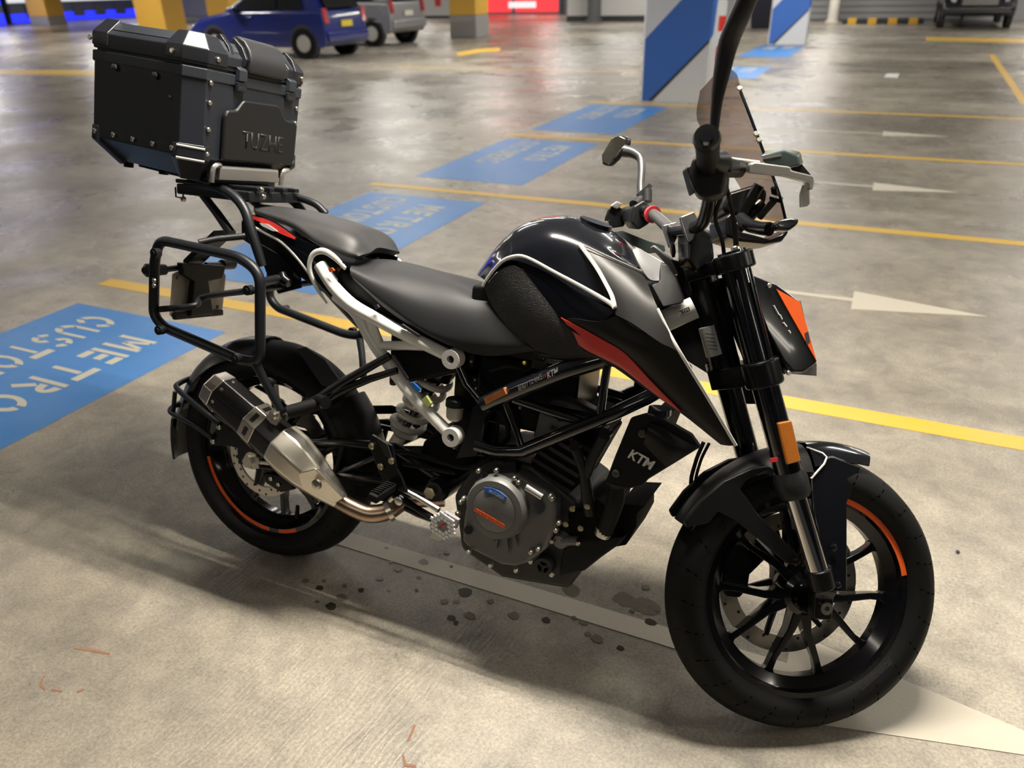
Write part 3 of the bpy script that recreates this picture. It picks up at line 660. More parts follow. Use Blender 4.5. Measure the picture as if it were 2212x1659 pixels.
ins = MB(); ins.prism([(1.0947,-0.03,1.0899),(1.1539,-0.03,1.1169),(1.1751,-0.03,1.1041),(1.174,-0.03,1.0778),(1.1063,-0.03,1.0404),(1.0848,-0.03,1.056)], (0, .11, 0)); spart('instrument_cluster', ins, satin, bevel=.008)

# ---- handlebar and controls
hbp = [(0.9216,-0.395,1.0728),(0.9669,-0.28,1.0565),(0.9994,-0.205,1.0332),(1.0159,-0.135,1.0034),(1.0167,-0.075,1.0007),(1.0115,-0.01,1.0062),(1.0047,0.045,1.0156),(0.9919,0.145,1.06),(0.978,0.21,1.0787),(0.9685,0.385,1.0907)]
bar_ = MB(); bar_.tube(hbp, .0125, 14, smooth=5); hbar = spart('handlebar', bar_, satin, label='tapered black handlebar')
gr = MB(); gr.tube(hbp[6:9], [.0128, .0128, .0128], 14, smooth=3); part('bar_sleeve', gr, dgrey, hbar, label='grey middle tube of the bar')
rg = MB(); rg.tube([V(*hbp[7]).lerp(V(*hbp[8]), .02), V(*hbp[7]).lerp(V(*hbp[8]), .16)], .019, 16); part('collar', rg, redsat, hbar, label='red ring')
# right grip, lever, switchgear
E0, E1 = V(*(0.9217,-0.395,1.0722)), V(*(0.9711,-0.27,1.0578))
d_ = (E1 - E0).normalized()
g_ = MB(); g_.tube([E0, E0 + d_ * .006, E0 + d_ * .012, E1], [.019, .0205, .0185, .0185], 18); grip = part('grip', g_, rubber, mw=STEER)
be = MB(); be.tube([E0 - d_ * .012, E0 - d_ * .002, E0], [.019, .0215, .0205], 20); part('bar_end', be, satin, grip)
be = MB(); be.tube([E0 - d_ * .0135, E0 - d_ * .010], .010, 16); part('bar_end_socket', be, gloss, grip)
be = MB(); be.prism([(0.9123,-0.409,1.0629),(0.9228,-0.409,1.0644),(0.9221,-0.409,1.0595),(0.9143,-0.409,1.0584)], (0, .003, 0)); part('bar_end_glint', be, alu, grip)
sw = MB(); sw.loft([[(0.9303,-0.3,1.0656),(0.9441,-0.3,1.085),(0.9731,-0.3,1.0862),(0.9929,-0.3,1.0572),(0.9889,-0.3,1.0171),(0.9605,-0.3,1.0054),(0.9436,-0.3,1.0137),(0.9294,-0.3,1.0375)], [(0.9576,-0.21,1.0726),(0.97,-0.21,1.0931),(1.005,-0.21,1.0966),(1.0286,-0.21,1.0731),(1.0313,-0.21,1.0408),(1.0091,-0.21,1.023),(0.9777,-0.21,1.0234),(0.9636,-0.21,1.041)]])
swo = spart('switchgear', sw, plastic, bevel=.006)
sb = MB(); sb.prism([(0.933,-0.27,1.0601),(0.9428,-0.27,1.0708),(0.9571,-0.27,1.0247),(0.9514,-0.27,1.0192)], (0, .03, 0)); part('switch_button', sb, plastic2, swo, bevel=.003)
rgr = MB(); rgr.tube([E1, E1 + d_ * .01], .024, 18); part('collar', rgr, redsat, swo, label='red ring')
mc = MB(); mc.tube([(0.953,-0.33,1.0617),(0.9755,-0.3,1.0684),(1.0044,-0.26,1.0727),(1.0326,-0.25,1.0759)], [.012, .02, .017, .014], 14); part('lever_perch', mc, plastic, swo)
lv = MB(); lv.loft([[(1.0264,-0.31,1.0719),(1.0373,-0.31,1.0735),(1.0455,-0.29,1.064),(1.0331,-0.29,1.0607)], [(1.0362,-0.3,1.0772),(1.044,-0.3,1.0783),(1.0543,-0.28,1.066),(1.0436,-0.28,1.0614)]])
mcb = MB(); mcb.loft([[(0.9871,-0.3,1.0761),(0.9962,-0.3,1.079),(1.0011,-0.3,1.0554),(0.992,-0.3,1.0525)], [(1.0502,-0.22,1.0967),(1.0626,-0.22,1.0985),(1.0648,-0.22,1.0826),(1.0526,-0.22,1.0792)]]); part('master_cylinder', mcb, plastic, swo, bevel=.004)
LT = [(1.0408,-0.272,1.0822),(1.0484,-0.272,1.0857),(1.1105,-0.272,1.0869),(1.113,-0.272,1.0809),(1.1547,-0.272,1.0775),(1.1569,-0.272,1.0684),(1.1556,-0.272,1.0541),(1.1499,-0.272,1.0533),(1.1466,-0.272,1.0646),(1.1063,-0.272,1.0698),(1.0396,-0.272,1.0672)]
lv = MB(); lv.prism(LT, (0, .022, .004)); lvo = spart('brake_lever', lv, alu, bevel=.003, label='silver adjustable brake lever')
lf = MB(); lf.prism([(1.1409,-0.262,1.0635),(1.1539,-0.262,1.0606),(1.1587,-0.262,1.0327),(1.1537,-0.262,1.0265),(1.1416,-0.262,1.024),(1.1377,-0.262,1.0456)], (0, .005, 0)); part('lever_tip', lf, alu, lvo, bevel=.002)
li = MB(); li.tube([(1.0058,-0.25,1.0902),(1.0635,-0.25,1.0915)], .004, 8); part('adjuster_rod', li, alu, lvo)
rv = MB(); rv.loft([[(1.0706,-0.235,1.1105),(1.1107,-0.235,1.1245),(1.1369,-0.235,1.1186),(1.1444,-0.235,1.102),(1.1218,-0.235,1.0939),(1.0759,-0.235,1.0969)], [(1.0939,-0.19,1.1317),(1.1271,-0.19,1.1433),(1.1608,-0.19,1.1399),(1.169,-0.19,1.1194),(1.1437,-0.19,1.1124),(1.0997,-0.19,1.1152)]]); rvo = spart('brake_fluid_reservoir', rv, darkgreen, bevel=.004)
rw = MB(); rw.prism([(1.0738,-0.2365,1.1074),(1.1059,-0.2365,1.1177),(1.1066,-0.2365,1.113),(1.0744,-0.2365,1.1027)], (0, .002, 0)); part('reservoir_window', rw, alu, rvo)
rk = MB(); rk.prism([(1.1573,-0.2,1.1187),(1.181,-0.2,1.0989),(1.1357,-0.2,1.099)], (0, .03, 0)); part('reservoir_bracket', rk, plastic, rvo)
cb = MB()
for pts in ([(1.0138,-0.24,1.0484),(1.044,-0.19,1.0299),(1.0866,-0.12,0.9963),(1.1179,-0.06,0.9547)], [(1.0162,-0.22,1.0367),(1.0328,-0.15,1.0101),(1.0761,-0.08,0.9829),(1.0999,-0.04,0.9545)], [(1.0286,-0.22,1.0385),(1.0696,-0.14,1.0169),(1.1019,-0.08,0.9864),(1.1198,-0.05,0.956)]):
    cb.tube(pts, .004, 8, smooth=5)
spart('control_cables', cb, rubber)
# mirrors
for sgn, nm in ((1, 'left'), (-1, 'right')):
    q = [(p[0], p[1] * sgn, p[2]) for p in [(0.9784,0.225,1.1061),(0.9763,0.24,1.1433),(0.977,0.255,1.1846),(0.9739,0.27,1.2128),(0.9562,0.283,1.2266),(0.9374,0.292,1.2305)]]
    if sgn < 0: q = [(0.9771,-0.25,1.1262),(0.9718,-0.262,1.1743),(0.9694,-0.275,1.2159),(0.9679,-0.295,1.2638),(0.97,-0.33,1.2959),(0.977,-0.37,1.3435)]
    ms = MB(); ms.tube(q, [.0085, .0085, .009, .010, .013, .015] if sgn > 0 else [.0075, .0095, .0135, .0168, .0168, .0155], 14, smooth=5)
    mo = spart('mirror', ms, mat('mirror_stalk_' + nm, (.014, .014, .016) if sgn < 0 else (.035, .035, .038), .38))
    if sgn > 0:
        MP = [(0.8848,0.3,1.2116),(0.9086,0.315,1.2645),(0.929,0.32,1.2756),(0.9448,0.315,1.2688),(0.9436,0.31,1.2516),(0.9193,0.3,1.2088),(0.9026,0.295,1.1886),(0.8886,0.295,1.1921)]
        mh = MB(); mh.prism(MP, (.016, .012, .004)); part('mirror_head', mh, satin, mo, bevel=.004)
        c0 = sum((V(*p) for p in MP), V(0, 0, 0)) / len(MP)
        gl = MB(); gl.prism([c0 + (V(*p) - c0) * .86 + V(-.0025, -.002, 0) for p in MP], (.003, .002, 0)); part('mirror_face', gl, mirr, mo)
        cl = MB(); cl.tube([(0.9638,0.215,1.0883),(0.9781,0.225,1.1082)], [.016, .012], 12); cl.prism([(0.9655,0.215,1.1173),(0.9894,0.215,1.1442),(0.9988,0.215,1.1391),(0.9749,0.215,1.1037)], (0, .014, 0)); cl.tube([(0.987,0.215,1.1289),(0.9894,0.21,1.1006)], .011, 10); part('mirror_clamp', cl, plastic2, mo)
    else:
        mh = MB(); mp = [V(q[5][0] + a, q[5][1] - .03 + b, q[5][2] + c) for a, b, c in ((0, .05, -.01), (0, .03, .05), (0, -.08, .06), (0, -.10, .02), (0, -.06, -.03))]
        mh.prism(mp, (.018, 0, .004)); part('mirror_head', mh, satin, mo, bevel=.004)
        cl = MB(); cl.tube([(0.9779,-0.25,1.12),(0.9857,-0.24,1.0842)], [.010, .014], 12); part('mirror_clamp', cl, plastic2, mo)
# left controls
lc = MB(); lc.loft([[(0.9539,0.19,1.0823),(0.9773,0.19,1.1014),(0.9968,0.19,1.0852),(0.9983,0.19,1.0495),(0.9739,0.19,1.0293),(0.9523,0.19,1.0453)], [(0.9485,0.27,1.0885),(0.9709,0.27,1.107),(0.9915,0.27,1.0967),(0.9913,0.27,1.0548),(0.9657,0.27,1.0435),(0.9497,0.27,1.0622)]]); lco = spart('switchgear', lc, plastic, bevel=.006)
lg = MB(); lg.tube([V(*(0.971,0.27,1.0806)), V(*(0.9648,0.39,1.091))], [.02, .02], 16); part('grip', lg, rubber, lco)
for p in ([(0.9204,0.29,1.0959),(0.9345,0.29,1.11),(0.9499,0.29,1.1056),(0.9393,0.29,1.0907)], [(0.9158,0.3,1.0602),(0.9262,0.3,1.0684),(0.9279,0.3,1.0552),(0.9215,0.3,1.0521)]):
    lb = MB(); lb.prism(p, (0, .012, 0)); part('switch_cap', lb, alu, lco, bevel=.002)
lcl = MB(); lcl.loft([[(0.9166,0.3,1.0893),(0.9351,0.3,1.1053),(0.9598,0.3,1.092),(0.9648,0.3,1.0536),(0.9316,0.3,1.0445),(0.9111,0.3,1.0618)], [(0.9333,0.345,1.0905),(0.9456,0.345,1.1037),(0.9647,0.345,1.0926),(0.9668,0.345,1.0677),(0.942,0.345,1.0597),(0.9261,0.345,1.0735)]]); part('switch_pod', lcl, satin, lco, bevel=.005)
lvl = MB(); lvl.prism([(0.9223,0.26,1.0305),(0.9517,0.26,1.0368),(1.0157,0.26,1.0214),(1.0573,0.26,1.016),(1.0614,0.26,1.0022),(1.0142,0.26,0.9903),(0.9562,0.26,1.0023),(0.9266,0.26,1.0147)], (0, .012, 0)); spart('side_plate', lvl, darkgreen, bevel=.002)
# bar clamps and riser
rs_ = MB(); rs_.loft([[(1.0128,-0.06,1.0042),(1.0305,-0.06,1.0121),(1.0633,-0.06,0.993),(1.0741,-0.06,0.9488),(1.0406,-0.06,0.9169),(1.0185,-0.06,0.9413)], [(1.0188,0.04,1.0109),(1.0352,0.04,1.0229),(1.0574,0.04,1.0065),(1.0738,0.04,0.9601),(1.053,0.04,0.9281),(1.0313,0.04,0.9398)]]); spart('bar_riser', rs_, satin, bevel=.006)
for yy, pl in ((-.072, [(0.9864,-0.085,1.0163),(1.0121,-0.085,1.0306),(1.0258,-0.085,1.0111),(1.017,-0.085,0.9741),(1.0091,-0.085,0.9712),(0.9914,-0.085,1.0063)]), (.03, [(0.9849,0.03,1.0182),(1.0131,0.03,1.0298),(1.0237,0.03,1.0101),(1.0129,0.03,0.9797),(1.0067,0.03,0.9741),(0.9906,0.03,1.0056)])):
    cm_ = MB(); cm_.prism(pl, (0, .016, 0)); spart('bar_clamp', cm_, mat('clamp_alloy' + str(yy), (.30, .30, .31), .3, metal=.9), bevel=.003)
hk = MB(); hk.tube([(1.0097,0.03,0.9812),(1.0138,0.03,0.9654),(1.0162,0.03,0.9551)], [.006, .006, .003], 8); spart('bag_hook', hk, satin)

# ---- fuel tank, shrouds
TK = [[(.585, 0, .872), (.632, 0, .938), (.690, 0, .993), (.775, 0, 1.012), (.868, 0, .988), (.945, 0, .935)],
      [(.590, -.055, .868), (.636, -.065, .932), (.695, -.072, .983), (.780, -.078, 1.0), (.872, -.074, .975), (.950, -.060, .925)],
      [(0.6259,-0.092,0.8629),(0.6661,-0.115,0.907),(0.7151,-0.122,0.9493),(0.7912,-0.13,0.9654),(0.8698,-0.126,0.9513),(0.9583,-0.104,0.927)],
      [(0.6308,-0.105,0.8546),(0.6713,-0.126,0.8948),(0.7123,-0.137,0.9176),(0.7967,-0.152,0.901),(0.8676,-0.158,0.8741),(0.9419,-0.15,0.8509)]]
tk = MB(); tk.patch(TK, 6, .006, sym=True); tank = part('fuel_tank', tk, gloss, ang=60)
fcp = MB(); fcp.lathe([(.001, 0), (.036, 0), (.036, -.010), (.001, -.010)], (.832, 0, .996), (-.25, 0, -1), n=24); part('filler_cap', fcp, satin, tank)
crs = [[(.60, y, z) for y, z in ((-.10, .74), (.10, .74), (.10, .85), (-.10, .85))], [(.98, y, z) for y, z in ((-.10, .72), (.10, .72), (.09, .90), (-.09, .90))]]
cr = MB(); cr.loft(crs); part('tank_core', cr, plastic, bevel=.01)
for sgn in (-1, 1):
    M_ = (lambda pts: [(p[0], p[1] * -sgn, p[2]) for p in pts])
    tv = (0, sgn * -.010, 0)
    kp = MB(); kp.patch([M_([(0.6357,-0.107,0.8475),(0.6714,-0.129,0.8853),(0.7079,-0.139,0.9068),(0.7351,-0.143,0.9019)]), M_([(0.6615,-0.118,0.8143),(0.7218,-0.142,0.8401),(0.7664,-0.152,0.8521),(0.8006,-0.155,0.8459)]), M_([(0.7186,-0.132,0.77),(0.7717,-0.15,0.7906),(0.8144,-0.158,0.8031),(0.8445,-0.16,0.808)]), M_([(0.7809,-0.14,0.74),(0.8239,-0.152,0.7386),(0.8702,-0.158,0.7475),(0.8946,-0.16,0.7634)])], 4, .008)
    part('knee_pad', kp, padm, label='grained black knee pad')
    sp_ = MB(); sp_.patch([M_([(0.7137,-0.136,0.9196),(0.7973,-0.153,0.8993),(0.8719,-0.162,0.8732),(0.9467,-0.172,0.8506)]), M_([(0.7341,-0.141,0.9036),(0.8123,-0.157,0.8664),(0.8625,-0.166,0.8412),(0.9253,-0.176,0.8226)]), M_([(0.7865,-0.151,0.8501),(0.8337,-0.16,0.8157),(0.8677,-0.166,0.7956),(0.9143,-0.172,0.7854)])], 4, .007); part('tank_side_cover', sp_, gloss)
    fl2 = MB(); fl2.prism(M_([(0.7825,-0.138,0.7369),(0.8282,-0.15,0.7389),(0.894,-0.158,0.762),(0.9282,-0.158,0.7509),(0.9466,-0.15,0.7366),(0.918,-0.15,0.7335),(0.7888,-0.138,0.7262)]), tv); part('tank_lower_trim', fl2, plastic, bevel=.002)
    tp = MB(); tp.patch([M_([(0.8504,-0.127,0.9627),(0.8927,-0.122,0.9492),(0.9341,-0.112,0.9355),(0.9722,-0.098,0.9229)]), M_([(0.8875,-0.143,0.9299),(0.9261,-0.142,0.9203),(0.9626,-0.136,0.9119),(0.9972,-0.128,0.8979)]), M_([(0.9238,-0.162,0.8911),(0.9561,-0.165,0.8833),(0.9934,-0.164,0.8742),(1.0269,-0.16,0.8645)]), M_([(0.9528,-0.184,0.8457),(0.9904,-0.19,0.8345),(1.0407,-0.194,0.8113),(1.0876,-0.19,0.7921)])], 4, .006)
    shr = part('tank_shroud', tp, shroudm)
    sd = MB(); sd.patch([M_([(0.953,-0.184,0.844),(1.0408,-0.194,0.8104),(1.0879,-0.19,0.7904),(1.1471,-0.184,0.7168),(1.2085,-0.174,0.637)]), M_([(0.9161,-0.178,0.826),(0.9981,-0.19,0.7894),(1.0657,-0.188,0.747),(1.1338,-0.182,0.6885),(1.1989,-0.174,0.6339)]), M_([(0.8464,-0.163,0.818),(0.9437,-0.176,0.7872),(1.0291,-0.18,0.7387),(1.105,-0.178,0.689),(1.1886,-0.172,0.6319)]), M_([(0.8828,-0.158,0.7667),(0.9403,-0.165,0.7477),(1.0215,-0.172,0.7118),(1.0988,-0.174,0.6776),(1.1798,-0.17,0.6312)])], 4, .006)
    part('shroud_side', sd, shroudm, shr)
    rd = MB(); rd.patch([M_([(0.8352,-0.1625,0.82),(0.89,-0.172,0.8046),(0.9354,-0.178,0.7907),(0.9795,-0.182,0.7741),(1.0325,-0.183,0.7327),(1.0994,-0.18,0.6819)]), M_([(0.8628,-0.1635,0.7963),(0.8978,-0.169,0.7785),(0.926,-0.172,0.767),(0.9764,-0.176,0.7486),(1.0364,-0.179,0.7161),(1.0996,-0.18,0.6811)]), M_([(0.8784,-0.161,0.7712),(0.9026,-0.166,0.762),(0.9292,-0.169,0.7558),(0.9764,-0.173,0.7416),(1.0338,-0.177,0.7115),(1.0996,-0.1795,0.68)])], 3, .003)
    part('shroud_stripe', rd, red, shr, label='red stripe along the shroud')
    ws_ = MB(); ws_.tube(M_([(1.0254,-0.162,0.8654),(1.0572,-0.176,0.8253),(1.0878,-0.191,0.7923),(1.1473,-0.186,0.7182),(1.2088,-0.175,0.6364)]), .0032, 6, smooth=5, flat=((0, 1, 0), .5)); part('edge_line', ws_, white, shr, label='white leading edge')
    st_ = MB(); st_.tube(M_([(0.631,-0.107,0.8508),(0.6535,-0.122,0.8787),(0.6817,-0.133,0.9099),(0.7104,-0.139,0.925),(0.7437,-0.145,0.9274),(0.8126,-0.156,0.9061),(0.8786,-0.166,0.8854),(0.9375,-0.178,0.8651),(0.9475,-0.181,0.8589),(0.9383,-0.174,0.8782),(0.9193,-0.163,0.8996),(0.8925,-0.148,0.9264),(0.8473,-0.13,0.9652)]), [.0030, .0032, .0034, .0036, .0036, .0038, .0042, .0050, .0048, .0046, .0044, .0046, .0046], 6, smooth=4, flat=((0, 1, 0), .45)); part('tank_pinstripe', st_, white, tank, label='white outline stripe')
    st_ = MB(); st_.tube(M_([(0.8496,-0.131,0.9655),(0.8937,-0.126,0.9513),(0.935,-0.116,0.9376),(0.9733,-0.103,0.9243)]), .0022, 6, smooth=4, flat=((0, 1, 0), .45)); part('tank_pinstripe', st_, white, tank, label='white outline stripe')
    gp = MB(); gp.patch([M_([(0.9401,-0.075,0.9615),(0.9504,-0.066,0.9659),(0.9742,-0.06,0.9537),(0.9961,-0.055,0.9431)]), M_([(0.9573,-0.095,0.9445),(0.9694,-0.09,0.942),(0.9854,-0.084,0.9363),(1.0008,-0.078,0.9287)]), M_([(0.9786,-0.108,0.9226),(0.9886,-0.106,0.9129),(0.9967,-0.1,0.9099),(1.0062,-0.094,0.9106)])], 4, .004); part('tank_front_trim', gp, greyp, tank, label='pale grey front trim')
    ip = MB(); ip.prism(M_([(0.9924,-0.055,0.9427),(1.0089,-0.06,0.9404),(1.0329,-0.07,0.9176),(1.0556,-0.085,0.8837),(1.0565,-0.09,0.8725),(1.0263,-0.12,0.8634),(0.9937,-0.105,0.9008),(1.0053,-0.09,0.9102)]), (0, sgn * -.012, 0)); part('intake_cover', ip, plastic, bevel=.003)
wt = MB(); wt.tube([(1.0141,-0.07,0.8239),(1.0735,-0.05,0.8622)], [.0225, .0225], 20); wlab = part('side_tube', wt, mat('off_white_tube', (.52, .52, .50), .35, var=.06), label='off-white tube behind the shroud')
lb = MB(); lb.prism([(1.0526,-0.091,0.8565),(1.0692,-0.091,0.8672),(1.073,-0.091,0.8595),(1.0565,-0.091,0.848)], (0, .006, 0)); part('label', lb, darkm, wlab)
part('lettering', text_on('KTM', (1.0567,-0.0925,0.8491), (1.0715,-0.0925,0.8595), (1.054,-0.0925,0.8551)), decw, wlab)
tx_ = MB(); tx_.tube([(1.0882,-0.02,0.8177),(1.1124,-0.02,0.7619)], [.0165, .0165], 16); tl = spart('stem_label', tx_, mat('dull_white_label', (.36, .36, .35), .4, var=.1), label='white paper label on the stem')
tx_ = MB()
for i in range(5):
    a, b = V(*(1.0865,-0.038,0.8114)), V(*(1.1042,-0.038,0.7668)); p = a.lerp(b, .2 + i * .16); tx_.box(p, (.018, .001, .002))
part('print', tx_, greydec, tl)
# ---- seats and tail
rs = [[(0.2337,0,0.8525),(0.3112,0,0.864),(0.4026,0,0.8574),(0.485,0,0.8459),(0.5782,0,0.8193)], [(0.2681,-0.06,0.8535),(0.3643,-0.07,0.8508),(0.4672,-0.075,0.8388),(0.5509,-0.075,0.8332),(0.615,-0.07,0.8229)],
      [(0.2886,-0.105,0.8491),(0.3972,-0.118,0.8206),(0.5052,-0.125,0.7977),(0.6015,-0.122,0.798),(0.6569,-0.108,0.8125)], [(0.2985,-0.118,0.8353),(0.3993,-0.132,0.7908),(0.5185,-0.142,0.7471),(0.644,-0.142,0.7446),(0.7486,-0.136,0.7527)], [(0.3065,-0.116,0.8233),(0.4265,-0.13,0.7608),(0.5727,-0.142,0.7186),(0.6735,-0.14,0.7097),(0.7786,-0.134,0.7386)]]
sm_ = MB(); sm_.patch(rs, 6, .02, sym=True); part('rider_seat', sm_, seatm, ang=55)
ps = [[(-0.0863,0,0.9595),(0.0447,0,0.9577),(0.1615,0,0.9439),(0.2415,0,0.9275),(0.294,0,0.8898)], [(-0.0488,-0.045,0.9557),(0.087,-0.06,0.9505),(0.2008,-0.07,0.9335),(0.2739,-0.068,0.9152),(0.3045,-0.05,0.8823)],
      [(-0.0262,-0.07,0.951),(0.1067,-0.092,0.9352),(0.1916,-0.104,0.9075),(0.2709,-0.104,0.8885),(0.3005,-0.085,0.8761)], [(-0.0188,-0.075,0.9405),(0.1075,-0.096,0.9201),(0.1967,-0.11,0.89),(0.2705,-0.108,0.8727),(0.2951,-0.088,0.8692)]]
pm = MB(); pm.patch(ps, 6, .018, sym=True); part('pillion_seat', pm, pilm, ang=55)
tb = MB(); tb.loft([[(-.09, y, z) for y, z in ((-.05, .87), (.05, .87), (.05, .92), (-.05, .92))], [(.12, y, z) for y, z in ((-.075, .80), (.075, .80), (.07, .88), (-.07, .88))], [(.36, y, z) for y, z in ((-.11, .72), (.11, .72), (.10, .82), (-.10, .82))], [(.60, y, z) for y, z in ((-.11, .70), (.11, .70), (.10, .78), (-.10, .78))]])
part('under_seat_tray', tb, plastic, bevel=.006)
sb_ = MB(); sb_.loft([[(.40, y, z) for y, z in ((-.10, .58), (.10, .58), (.10, .74), (-.10, .74))], [(.62, y, z) for y, z in ((-.10, .66), (.10, .66), (.10, .73), (-.10, .73))]]); part('battery_box', sb_, plastic, bevel=.01)
for sgn in (-1, 1):
    M_ = (lambda pts: [(p[0], p[1] * -sgn, p[2]) for p in pts])
    tv = (0, sgn * -.008, 0)
    tp_ = MB(); tp_.patch([M_([(-0.0318,-0.08,0.9392),(0.0526,-0.094,0.9298),(0.1325,-0.106,0.9012),(0.2066,-0.114,0.8838),(0.2784,-0.118,0.8583)]), M_([(-0.0282,-0.084,0.9262),(0.0633,-0.098,0.9013),(0.1347,-0.108,0.8688),(0.1959,-0.116,0.8406),(0.2659,-0.12,0.8098)]), M_([(-0.022,-0.086,0.9133),(0.0793,-0.1,0.8821),(0.1574,-0.11,0.8355),(0.2325,-0.118,0.7768),(0.3253,-0.122,0.7164)])], 4, .006); tail = part('tail_cover', tp_, gloss)
    wl = MB(); wl.tube(M_([(-0.0202,-0.088,0.9113),(0.0332,-0.096,0.898),(0.0852,-0.102,0.8828),(0.1349,-0.108,0.8535),(0.1778,-0.113,0.8196)]), .0035, 6, smooth=4, flat=((0, 1, 0), .5)); part('edge_line', wl, white, tail, label='white lower edge line')
    wl = MB(); wl.tube(M_([(0.1778,-0.113,0.8196),(0.2542,-0.12,0.7669),(0.3279,-0.122,0.7146)]), [.003, .004, .003], 6, smooth=4); part('edge_line', wl, greyp, tail, label='grey lower edge line')
    rp = MB(); rp.patch([M_([(-0.032,-0.083,0.937),(0.0304,-0.093,0.932),(0.0789,-0.1,0.9194),(0.1301,-0.108,0.8999)]), M_([(-0.0302,-0.085,0.9316),(0.0251,-0.095,0.9205),(0.0765,-0.102,0.905),(0.1296,-0.109,0.8956)])], 3, .002); part('tail_decal', rp, red, tail, label='red tail decal')
    wn_ = MB(); wn_.prism(M_([(0.0103,-0.0945,0.9212),(0.0387,-0.0975,0.9219),(0.0717,-0.103,0.91),(0.075,-0.1035,0.9081),(0.056,-0.101,0.9072),(0.0203,-0.096,0.9156)]), (0, sgn * -.0015, 0)); part('lettering', wn_, white, tail)
    # white trellis rear frame
    sf = MB()
    sf.tube(M_([(0.2107,-0.118,0.8458),(0.2546,-0.122,0.802),(0.3107,-0.126,0.7669),(0.379,-0.128,0.7449),(0.4641,-0.128,0.7198),(0.5694,-0.126,0.6904)]), [.0145, .0155, .0155, .0155, .0155, .014], 12, smooth=4)
    sf.tube(M_([(0.2576,-0.118,0.7781),(0.3174,-0.12,0.7477),(0.3619,-0.122,0.6982),(0.3974,-0.123,0.6604),(0.4896,-0.126,0.579),(0.5882,-0.128,0.5116)]), [.012, .014, .015, .0145, .0145, .014], 12, smooth=4)
    sf.tube(M_([(0.3943,-0.122,0.6827),(0.4631,-0.124,0.6955),(0.5297,-0.126,0.7048)]), [.011, .011, .011], 10)
    sf.tube(M_([(0.355,-0.125,0.7581),(0.372,-0.123,0.7141),(0.3907,-0.122,0.6788)]), [.012, .012, .012], 10)
    sub = part('rear_frame', sf, white, label='white tubular rear frame')
    lp = MB(); lp.tube(M_([(0.2351,-0.119,0.7586),(0.1997,-0.116,0.7941),(0.1797,-0.114,0.8308),(0.1876,-0.113,0.8654),(0.2166,-0.113,0.8774),(0.2499,-0.115,0.8675),(0.2839,-0.118,0.8462)]), [.003, .0055, .0075, .0085, .0085, .0075, .005], 8, smooth=4, flat=((0, 1, 0), .6)); part('frame_end_trim', lp, white, sub)
    for pc in ((0.5846,-0.128,0.6871), (0.5989,-0.13,0.5101)):
        pc = (pc[0], pc[1] * -sgn, pc[2])
        lg_ = MB(); lg_.lathe([(.009, -.016), (.0215, -.016), (.0225, -.010), (.0225, .012), (.009, .012)], pc, (0, 1, 0), n=24); part('mount_eye', lg_, white, sub)
        bh = MB(); bh.lathe([(.0035, -.004), (.0092, -.004), (.0092, .006), (.0035, .006)], pc, (0, 1, 0), n=16); part('mount_bolt', bh, darkm, sub)
    if sgn < 0:
        od = MB(); od.prism([(0.2486,-0.1365,0.8431),(0.2589,-0.1365,0.8465),(0.2668,-0.1365,0.8411),(0.2541,-0.1365,0.8342)], (0, .004, 0)); part('decal', od, orange, sub)
        for i, pp in enumerate(([(0.3808,-0.144,0.7768),(0.3905,-0.144,0.7803),(0.3957,-0.144,0.7748),(0.3874,-0.144,0.7683)], [(0.4537,-0.1445,0.7437),(0.4584,-0.1445,0.7465),(0.5047,-0.1445,0.7287),(0.5003,-0.1445,0.7238)], [(0.4321,-0.1405,0.6683),(0.4381,-0.1405,0.6715),(0.4798,-0.1405,0.625),(0.4753,-0.1405,0.6188)], [(0.4865,-0.1425,0.6148),(0.4936,-0.1425,0.6182),(0.5137,-0.1425,0.6048),(0.507,-0.1425,0.597)])):
            dc = MB(); dc.prism(pp, (0, .006, 0)); part('decal', dc, (greydec, greydec, greydec, bluedec)[i], sub)
        dc = MB(); dc.prism([(0.5181,-0.1435,0.582),(0.5294,-0.1435,0.594),(0.5435,-0.1435,0.5784),(0.5358,-0.1435,0.5681)], (0, .012, 0)); part('decal', dc, mat('pale_yellow_green_decal', (.55, .62, .22), .3), sub)
        tagp = MB(); tagp.tube([(0.5943,-0.128,0.4942),(0.6058,-0.128,0.4824)], [.007, .006], 8); part('bracket_tab', tagp, greyp, sub)

